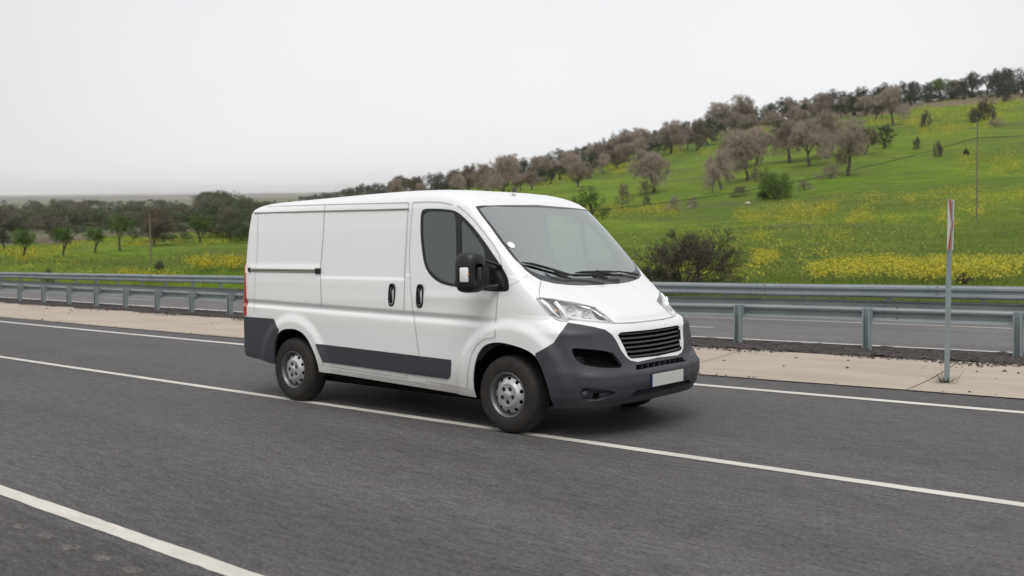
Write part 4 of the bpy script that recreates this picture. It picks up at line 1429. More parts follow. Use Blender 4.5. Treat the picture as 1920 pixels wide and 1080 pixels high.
# cab interior
cab = empty('cab_interior', parent=van)
def soft(bx, m, name):
    b = bmesh.new()
    for lo, hi_, bv in bx: box(b, lo, hi_, bv)
    return obj(name, b, m, cab, smooth=True, ang=60)
for yy in (-0.46, 0.46):
    b = bmesh.new()
    box(b, (1.95, yy - .25, 0.78), (2.45, yy + .25, 0.94), .05)
    box(b, (1.84, yy - .24, 0.90), (1.98, yy + .24, 1.52), .05)
    box(b, (1.85, yy - .13, 1.56), (1.95, yy + .13, 1.76), .04)
    for s in (-.06, .06): tube(b, [(1.90, yy + s, 1.50), (1.90, yy + s, 1.60)], .008, 6)
    obj('seat', b, M['seat'], cab, smooth=True, ang=60)
soft([((2.62, -.93, .75), (3.02, .93, 1.18), .06), ((2.55, -.78, 1.10), (2.75, -.25, 1.22), .04)], M['dash'], 'dashboard')
soft([((1.70, -.90, .45), (1.73, .90, 1.97), 0)], M['trim'], 'bulkhead')
b = bmesh.new()
c0 = Vector((2.50, 0.46, 1.18)); q = Euler((0, rad(-62), 0)).to_matrix()
pts = [c0 + q @ Vector((0.19 * math.cos(t), 0.19 * math.sin(t), 0)) for t in np.linspace(0, 2 * math.pi, 33)]
tube(b, pts, .014, 8, caps=False); tube(b, [c0, c0 + Vector((.18, 0, -.10))], .03, 8)
for a in (0.3, 2.2, 4.2): tube(b, [c0, c0 + q @ Vector((0.19 * math.cos(a), 0.19 * math.sin(a), 0))], .012, 6)
obj('steering_wheel', b, M['black'], cab, smooth=True)
b = bmesh.new(); box(b, (2.48, -0.13, 1.90), (2.52, 0.13, 1.965), .012); tube(b, [(2.50, 0, 1.93), (2.57, 0, 2.0)], .01, 6)
obj('rear_view_mirror', b, M['black'], cab, smooth=True, ang=40)
for ya in (-.74, .16):
    b = bmesh.new(); box(b, (2.44, ya, 1.955), (2.47, ya + .58, 2.02), .01); obj('sun_visor', b, M['trim'], cab)

# floor, wheel housings and running gear
b = bmesh.new()
box(b, (0.52, -.90, .25), (2.54, .90, .44), .03); box(b, (-.30, -.72, .20), (3.20, .72, .40), .04); box(b, (-.86, -.93, .46), (-.36, .93, .52)); box(b, (-.90, -.60, .40), (3.6, .60, .46)); box(b, (3.56, -.80, .33), (3.80, .80, .40))
box(b, (2.30, -.55, .27), (3.30, .55, .36), .03); tube(b, [(-.5, .3, .33), (1.8, .3, .30)], .05, 10); tube(b, [(0, -.8, .34), (0, .8, .34)], .05, 10)
box(b, (0.55, -.88, .31), (0.80, -.60, .37), .01)
obj('underbody', b, M['dark'], van)
for (ax, az_), R_ in ((FA, .475), (RA, .44)):
    for s in (-1, 1):
        b = bmesh.new(); N = 28; o1, o2 = [], []
        for k in range(N + 1):
            t = rad(-6 + 192 * k / N)
            X, Z = ax + R_ * math.cos(t) * (1.0), az_ + (R_ - .02) * math.sin(t)
            o1.append(b.verts.new((X, s * (.93 if Z < az_ + .1 else .985), Z))); o2.append(b.verts.new((X, s * .62, Z)))
        for k in range(N): b.faces.new((o1[k], o1[k + 1], o2[k + 1], o2[k])).smooth = True
        b.faces.new(o2)
        obj('wheel_housing', b, M['dark'], van)

# wheels: steel disc with vent holes and bolt pockets, tyre
def wheel_meshes():
    b = bmesh.new()
    T = [(.188, .085), (.196, .098), (.215, .104), (.250, .110), (.290, .108), (.318, .097), (.333, .078), (.3405, .052), (.341, 0), (.3405, -.052), (.333, -.078), (.318, -.097), (.29, -.108), (.215, -.104), (.188, -.085)]
    lathe(b, [(r, -y) for r, y in T], 72)
    # shallow tread grooves
    me1 = bpy.data.meshes.new('tyre'); bmesh.ops.recalc_face_normals(b, faces=b.faces[:])
    for f in b.faces: f.smooth = True
    b.to_mesh(me1); b.free()
    b = bmesh.new()
    # barrel with lip (outside is -y)
    lathe(b, [(.188, .08), (.176, .07), (.176, -.072), (.186, -.088), (.1975, -.094), (.2005, -.100), (.1960, -.104), (.1880, -.099), (.1800, -.086), (.1720, -.066), (.1720, -.01)], 72)
    me2 = bpy.data.meshes.new('rim'); bmesh.ops.recalc_face_normals(b, faces=b.faces[:])
    b.to_mesh(me2); b.free()
    # disc
    b = bmesh.new()
    D = [(.1725, -.020), (.1690, -.040), (.1640, -.056), (.1550, -.068), (.1430, -.076), (.1300, -.082), (.1180, -.090), (.1080, -.098), (.1020, -.100), (.0900, -.0985), (.0700, -.0985), (.0400, -.0985), (.0300, -.104), (.0200, -.107), (.0, -.108)]
    lathe(b, D[:-1], 72)
    ring = [v for v in b.verts if abs(math.hypot(v.co.x, v.co.z) - .02) < 1e-4]
    ring.sort(key=lambda v: math.atan2(v.co.z, v.co.x)); b.faces.new(ring)
    mk = b.faces.layers.int.new('k')
    fr = (Vector((1, 0, 0)), Vector((0, 0, 1)))
    for k in range(10):
        a = 2 * math.pi * (k + .3) / 10; cx_, cz_ = .1440 * math.cos(a), .1440 * math.sin(a)
        poly = []
        for j in range(12):
            t = 2 * math.pi * j / 12; u_, v_ = .0140 * math.cos(t), .0180 * math.sin(t)
            poly.append((cx_ + u_ * math.cos(a) - v_ * math.sin(a), cz_ + u_ * math.sin(a) + v_ * math.cos(a)))
        knife(b, poly, fr, lambda f: True, mk, 1)
    for k in range(5):
        a = 2 * math.pi * (k + .25) / 5; cx_, cz_ = .062 * math.cos(a), .062 * math.sin(a)
        poly = [(cx_ + .0195 * math.cos(2 * math.pi * j / 12), cz_ + .0195 * math.sin(2 * math.pi * j / 12)) for j in range(12)]
        knife(b, poly, fr, lambda f: True, mk, 1)
    bmesh.ops.delete(b, geom=[f for f in b.faces if f[mk] == 1], context='FACES')
    for f in b.faces: f.smooth = True
    me3 = bpy.data.meshes.new('disc'); bmesh.ops.recalc_face_normals(b, faces=b.faces[:]); b.to_mesh(me3); b.free()
    b = bmesh.new()
    lathe(b, [(.170, -.045), (.12, -.050), (.0, -.052)][:2], 40); 
    lathe(b, [(.12, -.050), (.095, -.085), (.001, -.086)], 40)
    me4 = bpy.data.meshes.new('wheel_back'); b.to_mesh(me4); b.free()
    b = bmesh.new(); tube(b, [(0, -.084, 0), (0, -.094, 0)], .0085, 6)
    me5 = bpy.data.meshes.new('wheel_bolt'); b.to_mesh(me5); b.free()
    return me1, me2, me3, me4, me5
WM = wheel_meshes()
tyre_m = M['tyre']
for me, m in zip(WM, (M['tyre'], M['rimdark'], M['rim'], M['dark'], M['bolt'])): me.materials.append(m)
for x in (0.0, 3.0):
    for s in (-1, 1):
        w = empty('wheel', (x, s * 0.905, 0.338), parent=van)
        w.rotation_euler = (0, rad(rng.uniform(0, 70)), 0 if s < 0 else math.pi)
        for nm, me in zip(('tyre', 'rim', 'wheel_disc', 'wheel_back', 'wheel_bolts'), WM):
            if nm == 'wheel_bolts': continue
            o = bpy.data.objects.new(nm, me); col.objects.link(o); o.parent = w
        for k in range(5):
            a = 2 * math.pi * (k + .25) / 5
            o = bpy.data.objects.new('wheel_bolt', WM[4]); col.objects.link(o); o.parent = w; o.location = (.062 * math.cos(a), 0, .062 * math.sin(a))

# ================================================================ GUARD RAILS, SIGN, POLES
def rail_thing(name, label, y0, s, ztop, x0, x1, first, step, front, zf, kz=lambda x: 1.0, post_top=-0.06, pw=.055, stepf=None):
    """W-beam rail on posts; front = -1 when the beam is on our side of the posts"""
    root = empty(name, (0, float(lane(y0, s, 0)), 0))
    tag(root, label, 'guardrail')
    oy = root.location.y
    # beam profile (offset across, height) : two humps
    prof = [(0.0, 0.0), (.018, -.006), (.020, -.022), (.083, -.052), (.083, -.098), (.018, -.128), (.010, -.155), (.018, -.182), (.083, -.212), (.083, -.258), (.020, -.288), (.018, -.304), (.0, -.310)]
    bm_ = bmesh.new()
    xs = np.arange(x0, x1, 1.0)
    rows = []
    for x in xs:
        y = float(lane(y0, s, x)); zz = ztop * kz(x) + float(zf(x, y))
        rows.append([bm_.verts.new((x, y - oy + front * (p[0] + .06), zz + p[1] + 0.004 * math.sin(x * .7))) for p in prof])
    for i in range(len(rows) - 1):
        for k in range(len(prof) - 1):
            f = bm_.faces.new((rows[i][k], rows[i + 1][k], rows[i + 1][k + 1], rows[i][k + 1])); f.smooth = True
    # overlap joints with bolt heads every 4 m
    for x in np.arange(x0 + 1.3, x1, 4.0):
        y = float(lane(y0, s, x)); zz = ztop * kz(x) + float(zf(x, y))
        for dx in (-.10, .10):
            for dz, dd in ((-.035, .055), (-.115, .055), (-.195, .055), (-.275, .055)):
                for sd_ in ((front * (dd + .06 + .006)), (front * (dd + .06 - .010))):
                    c = Vector((x + dx, y - oy + sd_, zz + dz))
                    tube(bm_, [c - Vector((0, .008, 0)), c + Vector((0, .008, 0))], .013, 6, mi=1)
        for dx in (-.16, .16):
            rr = [(x + dx - .002, x + dx + .002)]
    o = obj('beam', bm_, [M['galv'], M['bolt']], root, smooth=True, ang=50)
    # C-section post
    h0 = ztop + post_top
    bm_ = bmesh.new()
    w, d, t = pw, .10, .006
    pr = [(-w, 0), (w, 0), (w, d), (w - .02, d), (w - .02, d - t), (w - t, d - t), (w - t, t), (-w + t, t), (-w + t, d - t), (-w + .02, d - t), (-w + .02, d), (-w, d)]
    lo = [bm_.verts.new((a, -front * b_ if front < 0 else -b_, -.35)) for a, b_ in pr]
    hi = [bm_.verts.new((a, -front * b_ if front < 0 else -b_, h0)) for a, b_ in pr]
    bm_.faces.new(hi); bm_.faces.new(lo[::-1])
    for i in range(len(pr)): bm_.faces.new((lo[i], lo[(i + 1) % len(pr)], hi[(i + 1) % len(pr)], hi[i]))
    bmesh.ops.recalc_face_normals(bm_, faces=bm_.faces[:])
    pm = bpy.data.meshes.new('post'); bm_.to_mesh(pm); bm_.free(); pm.materials.append(M['galvpost'])
    # spacer block between post and beam
    bm_ = bmesh.new(); box(bm_, (-.05, -.03, -.20), (.05, .03, -.02), .006)
    bk = bpy.data.meshes.new('spacer'); bm_.to_mesh(bk); bm_.free(); bk.materials.append(M['galvpost'])
    x = first
    n_post = lambda q: True
    sf = stepf or (lambda q: step)
    back_ = [first]
    while back_[-1] > x0: back_.append(back_[-1] - sf(back_[-1]))
    back_ = back_[1:-1][::-1]
    while x < x1 and n_post(x): back_.append(x); x += sf(x)
    n = 0
    for x in back_[-100:]:
        y = float(lane(y0, s, x)); zz = float(zf(x, y))
        p = bpy.data.objects.new('post', pm); col.objects.link(p); p.parent = root
        p.location = (x, y - oy - (0.0 if front > 0 else 0), zz); p.rotation_euler = (rng.uniform(-.012, .012), rng.uniform(-.012, .012), rng.uniform(-.04, .04))
        q = bpy.data.objects.new('spacer', bk); col.objects.link(q); q.parent = p
        q.location = (0, front * .030, h0 + .015)
        p.scale.z = kz(x)
        n += 1
    return root
rail_thing('guardrail', 'galvanised steel guardrail on posts standing along the dark gravel between the two carriageways', 6.38, 2.0, 0.783, -62, 22, 1.0, 2.02, 1, lambda x, y: 0.0, kz=lambda x: float(np.interp(x, [-12, 1], [0.86, 1.0])), post_top=-0.12, stepf=lambda x: float(np.interp(x, [-12, -1], [1.63, 2.02])))
rail_thing('guardrail', 'galvanised steel guardrail on the far side of the road, in front of the green meadow', 15.0, 2.2, 0.815, -88, 30, 0.3, 2.0, -1, lambda x, y: float(road2_z(x, 14.8)), post_top=-0.02, pw=.05)

# road sign seen nearly edge on: bend marker on a post standing in the concrete gutter
sg = empty('bend_sign', (4.955, 4.62, 0.0))
tag(sg, 'bend marker sign with red chevron on white, seen nearly edge-on, on a thin steel post', 'road sign')
lean = rad(0.5)
b = bmesh.new()
w_, d_, t_ = .026, .04, .005
pr = [(-w_, 0), (w_, 0), (w_, d_), (w_ - t_, d_), (w_ - t_, t_), (-w_ + t_, t_), (-w_ + t_, d_), (-w_, d_)]
lo = [b.verts.new((x, y, -.1)) for x, y in pr]; hi = [b.verts.new((x, y, 2.12)) for x, y in pr]
b.faces.new(hi); b.faces.new(lo[::-1])
for i in range(len(pr)): b.faces.new((lo[i], lo[(i + 1) % 8], hi[(i + 1) % 8], hi[i]))
pst = obj('sign_post', b, M['galvpost'], sg)
H0, H1, PW = 1.55, 2.135, .225
b = bmesh.new(); box(b, (0.0, -PW, H0), (.004, PW, H1), 0)
pan = obj('sign_panel', b, M['signwhite'], sg)
b = bmesh.new()
mz = (H0 + H1) / 2
for poly in ([(-PW + .02, H1 - .002), (-PW + .19, H1 - .002), (PW - .03, mz), (PW - .20, mz)], [(-PW + .02, H0 + .002), (-PW + .19, H0 + .002), (PW - .03, mz), (PW - .20, mz)]):
    a = [b.verts.new((.0065, y, z)) for y, z in poly]
    b.faces.new(a)
obj('red_chevron', b, M['signred'], pan)
b = bmesh.new()
for z in (1.68, 2.02): box(b, (-.02, -.05, z - .02), (-.001, .05, z + .02))
obj('clamp', b, M['bolt'], pan)
pan.rotation_euler = (0, 0, rad(8.5)); pan.location = (.02, -.02, 0)
sg.rotation_euler = (0, lean, 0)

def pole(u, vb, h, label, arms=False):
    P, r = ground_at(u, vb)
    root = empty('utility_pole', P); tag(root, label, 'utility pole', 'poles carrying the cable')
    b = bmesh.new(); tube(b, [(0, 0, -.4), (0, 0, h * .5), (0, 0, h)], [.055, .05, .04], 10)
    obj('pole_shaft', b, M['wood'], root, smooth=True, ang=50)
    b = bmesh.new(); box(b, (-.05, -.45, h - .65), (.05, .45, h - .55), .01)
    if False:
        ar = obj('crossarm', b, M['wood'], root)
        for y in (-.38, .38):
            b = bmesh.new(); lathe(b, [(.0, .14), (.03, .13), (.045, .09), (.03, .05), (.05, .03), (.02, 0)], 10, axis='Z')
            for v in b.verts: v.co += Vector((0, y, h - .55))
            obj('insulator', b, M['bolt'], ar, smooth=True)
    return P, r, root
# heights chosen from the photograph: top of each pole at its own distance
def height_for(u, vb, vt):
    P, r = ground_at(u, vb)
    d = ray(u, vt); return CAM.z + d.z / math.hypot(d.x, d.y) * r - P.z, P
hR, PR = height_for(1831, 416, 226); pole(1831, 416, hR, 'bare wooden utility pole standing in the meadow on the right, behind the bend sign')
hL, PL = height_for(283, 497, 402); pole(283, 497, hL, 'bare wooden utility pole standing in the meadow left of the van')
def cable():
    # hangs from pole to pole and runs on out of view to the right
    dR = ray(1831, 258); rR = math.hypot(PR.x - CAM.x, PR.y - CAM.y)
    A = Vector((PR.x, PR.y, CAM.z + dR.z / math.hypot(dR.x, dR.y) * rR))
    B = PL + Vector((0, 0, hL - .12))
    dE = ray(2060, 232); rE = rR * 0.93; hh = math.hypot(dE.x, dE.y)
    C_ = CAM + dE * (rE / hh)
    pts = []
    for P, Q, sag, n in ((B, A, 2.4, 90), (A, C_, .25, 20)):
        for i in range(n):
            t = i / n; p = P.lerp(Q, t); p.z -= sag * 4 * t * (1 - t); pts.append(p)
    pts.append(C_)
    b = bmesh.new(); tube(b, [p - A for p in pts], 0.022, 5)
    o = obj('overhead_cable', b, M['wire'], None, smooth=True); o.location = A
    tag(o, 'thin black overhead cable slung between the utility poles across the hillside', 'cable')
    return A, B
cable()

# ================================================================ TREES
def grow(r_, base, d, L, R, depth, out, tips, spread, kink, upw, minr, shrink=.74, kids=(2, 3)):
    """recursive limbs: list of polylines with radii, plus the tips"""
    n = 4; pts = [base]; rs = [R]; p = base.copy(); dd = d.copy()
    for i in range(n):
        dd = (dd + Vector((r_.gauss(0, kink), r_.gauss(0, kink), r_.gauss(0, kink) + upw))).normalized()
        p = p + dd * (L / n); pts.append(p.copy()); rs.append(R * (1 - .42 * (i + 1) / n))
    out.append((pts, rs, depth))
    if depth == 0: tips.append((p, dd)); return
    if depth <= 1: tips.append((pts[2], dd))
    k = r_.randint(*kids)
    a0 = r_.uniform(0, 6.28)
    for j in range(k):
        a = a0 + j * 6.283 / k + r_.uniform(-.5, .5)
        ax = dd.orthogonal().normalized(); ax = Matrix.Rotation(a, 3, dd) @ ax
        nd = (Matrix.Rotation(spread * r_.uniform(.6, 1.25), 3, ax) @ dd).normalized()
        grow(r_, pts[-1] if j else pts[-1], nd, L * shrink * r_.uniform(.8, 1.15), rs[-1] * .82, depth - 1, out, tips, spread, kink, upw, minr, shrink, kids)

def leaf_mesh(name, V, F, m):
    me = bpy.data.meshes.new(name); me.from_pydata(V, [], F); me.materials.append(m); return me

def proto(seed, kind):
    """trunk and crown meshes, about 1 unit tall"""
    r_ = random.Random(seed)
    out, tips = [], []
    up = Vector((r_.uniform(-.15, .15), r_.uniform(-.15, .15), 1)).normalized()
    K = dict(
        olive=dict(L=.26, R=.045, d=3, spread=.62, kink=.16, upw=.10, kids=(2, 3), sh=.78),
        green=dict(L=.22, R=.030, d=3, spread=.60, kink=.12, upw=.12, kids=(2, 3), sh=.80),
        bare=dict(L=.26, R=.040, d=4, spread=.52, kink=.14, upw=.07, kids=(2, 3), sh=.78),
        bramble=dict(L=.20, R=.014, d=3, spread=.7, kink=.2, upw=.02, kids=(2, 3), sh=.82),
        shrub=dict(L=.20, R=.020, d=4, spread=.55, kink=.20, upw=.03, kids=(2, 3), sh=.80),
        bush=dict(L=.12, R=.025, d=3, spread=.8, kink=.2, upw=.02, kids=(3, 4), sh=.85),
    )[kind]
    if kind in ('shrub', 'bush', 'bramble'):
        for j in range(11 if kind == 'shrub' else 9 if kind == 'bramble' else 5):
            a = j * 2.399 + r_.uniform(-.4, .4); s_ = r_.uniform(.3, 1.7)
            d = Vector((math.cos(a) * s_, math.sin(a) * s_, .8)).normalized()
            grow(r_, Vector((math.cos(a) * .03, math.sin(a) * .03, 0)), d, K['L'] * r_.uniform(.8, 1.3), K['R'], K['d'], out, tips, K['spread'], K['kink'], K['upw'], 0, K['sh'], K['kids'])
    else:
        grow(r_, Vector((0, 0, -.03)), up, K['L'], K['R'], K['d'], out, tips, K['spread'], K['kink'], K['upw'], 0, K['sh'], K['kids'])
    b = bmesh.new()
    for pts, rs, dep in out:
        tube(b, pts, [max(.0022 if kind != 'shrub' else .0028, q) for q in rs], 7 if dep > 2 else (5 if dep > 1 else 3), caps=False)
    # scale to unit height
    top = max(p.z for p, d in tips) + .07
    wid = max(math.hypot(p.x, p.y) for p, d in tips)
    k = 1.0 / top
    for v in b.verts: v.co *= k
    tm = bpy.data.meshes.new('trunk'); b.to_mesh(tm); b.free()
    V, F = [], []
    lobes = []
    n_l = r_.randint(6, 8)
    zlo = {'olive': .10, 'green': .36, 'bare': .14}.get(kind, .3)
    for j in range(n_l):
        a = j * 6.283 / n_l + r_.uniform(-.5, .5); q = r_.uniform(.16, .40) if kind != 'green' else r_.uniform(.12, .34)
        zc = zlo + .12 + (.74 - zlo) * r_.random() * (1 - q * .9)
        lobes.append((Vector((math.cos(a) * q, math.sin(a) * q, zc)), (r_.uniform(.15, .24), r_.uniform(.12, .19))))
    lobes.append((Vector((r_.uniform(-.08, .08), r_.uniform(-.08, .08), .80)), (.19, .16)))
    lobes.append((Vector((r_.uniform(-.08, .08), r_.uniform(-.08, .08), .58)), (.22, .17)))
    def quad(c, s, ar, rnd, dirv=None):
        if dirv is None:
            dirv = Vector((r_.gauss(0, 1), r_.gauss(0, 1), r_.gauss(0, .8)))
        a = dirv.normalized(); bb = a.orthogonal().normalized(); bb = Matrix.Rotation(r_.uniform(0, 6.28), 3, a) @ bb
        n = len(V)
        V.extend([tuple(c - bb * s * ar), tuple(c + a * s - bb * s * ar * .2), tuple(c + a * s * 1.6), tuple(c + bb * s * ar)])
        F.append((n, n + 1, n + 2, n + 3))
    if kind in ('olive', 'green'):
        # uneven tufts: some at the limb tips, most spread over a few overlapping lobes
        cl = [(p * k, r_.uniform(.5, 1.0)) for p, d in tips]
        for c, (ra, rz) in lobes:
            for _ in range(22 if kind == 'olive' else 24):
                v = Vector((r_.gauss(0, 1), r_.gauss(0, 1), r_.gauss(0, 1))).normalized() * r_.uniform(.45, 1.0)
                cl.append((c + Vector((v.x * ra, v.y * ra, v.z * rz)), r_.uniform(.45, 1.05)))
        for c, s in cl:
            for _ in range(int((26 if kind == 'olive' else 30) * s)):
                v = Vector((r_.gauss(0, 1), r_.gauss(0, 1), r_.gauss(0, .75))); v = v * (r_.random() ** .3 / max(.4, v.length))
                quad(c + v * .075 * s, .019 * r_.uniform(.6, 1.5), .42, r_)
    elif kind == 'bush':
        for p, d in tips:
            for _ in range(40):
                v = Vector((r_.gauss(0, .06), r_.gauss(0, .06), r_.gauss(0, .05)))
                c = p * k + v
                if c.z < .02: c.z = .02 + abs(c.z) * .5
                quad(c, .024 * r_.uniform(.6, 1.5), .3, r_)
    else:
        # bare crowns: sprays of fine twigs
        nn = {'bare': 13, 'shrub': 7}.get(kind, 34)
        src = list(tips)
        if kind == 'bare':
            for c, (ra, rz) in lobes:
                for _ in range(34):
                    v = Vector((r_.gauss(0, 1), r_.gauss(0, 1), r_.gauss(0, 1))).normalized()
                    src.append(((c + Vector((v.x * ra, v.y * ra, v.z * rz)) * r_.uniform(.3, 1.0)) / k, (v + Vector((0, 0, .5))).normalized()))
        for p, d in src:
            for _ in range(nn):
                v = (d * .9 + Vector((r_.gauss(0, .55), r_.gauss(0, .55), r_.gauss(0, .5) + .15))).normalized()
                c = p * k + Vector((r_.gauss(0, .022), r_.gauss(0, .022), r_.gauss(0, .022)))
                L_ = r_.uniform(.035, .085) * (1.5 if kind == 'shrub' else 1); w_ = .0034 if kind == 'bare' else .0030
                s_ = v.orthogonal().normalized(); s_ = Matrix.Rotation(r_.uniform(0, 6.28), 3, v) @ s_
                e1 = c + v * L_; n = len(V)
                V.extend([tuple(c - s_ * w_), tuple(c + s_ * w_), tuple(e1)]); F.append((n, n + 1, n + 2))
                for q in range(3):
                    f0 = c + v * L_ * r_.uniform(.2, .9); v2 = (v + Vector((r_.gauss(0, .8), r_.gauss(0, .8), r_.gauss(0, .8)))).normalized()
                    n = len(V); e2 = f0 + v2 * L_ * .6
                    V.extend([tuple(f0 - s_ * w_), tuple(f0 + s_ * w_), tuple(e2)]); F.append((n, n + 1, n + 2))
    wmax = max(math.hypot(v[0], v[1]) for v in V)
    tz_ = max(v[2] for v in V)
    return tm, V, F, wmax, tz_

TREES = {}
def get(kind, var, leafm, barkm):
    key = (kind, var, leafm, barkm)
    if key not in TREES:
        tm, V, F, w, tz_ = proto(var * 101 + {'olive': 1, 'green': 2, 'bare': 3, 'shrub': 4, 'bush': 5, 'bramble': 6}[kind], kind)
        tm = tm.copy(); tm.materials.append(M[barkm])
        TREES[key] = (tm, leaf_mesh('crown', V, F, M[leafm]), w, tz_)
    return TREES[key]
STY = {  # kind, crown material, bark, variants
    'olive': ('olive', 'olive', 'bark', 4), 'green': ('green', 'green', 'bark', 3), 'fullgreen': ('olive', 'green', 'bark', 2), 'pink': ('bare', 'twig', 'barklight', 4),
    'brown': ('bare', 'twigbrown', 'bark', 3), 'deadshrub': ('shrub', 'twigdark', 'bark', 2), 'pinkbush': ('bramble', 'twig', 'barklight', 2),
    'brownbush': ('bramble', 'twigbrown', 'bark', 2), 'greenbush': ('bush', 'green', 'bark', 2), 'darkbush': ('bush', 'darkgreen', 'bark', 2), 'darktree': ('olive', 'darkgreen', 'bark', 3),
}
def plant(sty, P, h, wide, name, label, cat, group=None, rot=None, sink=.02):
    kind, lm, bk, nv = STY[sty]
    var = rng.randint(1, nv)
    tm, cm, w, tz_ = get(kind, var, lm, bk)
    root = empty(name, (P.x, P.y, P.z - sink * h), rot if rot is not None else rng.uniform(0, 6.28))
    s = h / tz_
    sx = (wide / 2) / w if wide else s * rng.uniform(.85, 1.1)
    root.scale = (sx, sx, s)
    tag(root, label, cat, group)
    for nm, me in (('trunk', tm), ('crown', cm)):
        o = bpy.data.objects.new(nm, me); col.objects.link(o); o.parent = root
    return root
def put(u, vb, hp, wp, sty, name, label, cat='tree', group=None, dr=0.0):
    """a plant whose foot shows at pixel (u, vb), hp pixels tall and wp wide in the 1920 px photograph"""
    for k in range(14):
        P, r = ground_at(u, vb + 2 * k)
        if P is not None and r < 1200: break
    if P is None: return None
    if dr:
        d = (P - CAM); d.z = 0; d = d.normalized() * (r + dr)
        P = Vector((CAM.x + d.x, CAM.y + d.y, 0)); P.z = float(height(P.x, P.y)); r += dr
    m = r * 0.985 / FPX
    return plant(sty, P, hp * m, wp * m if wp else None, name, label, cat, group)

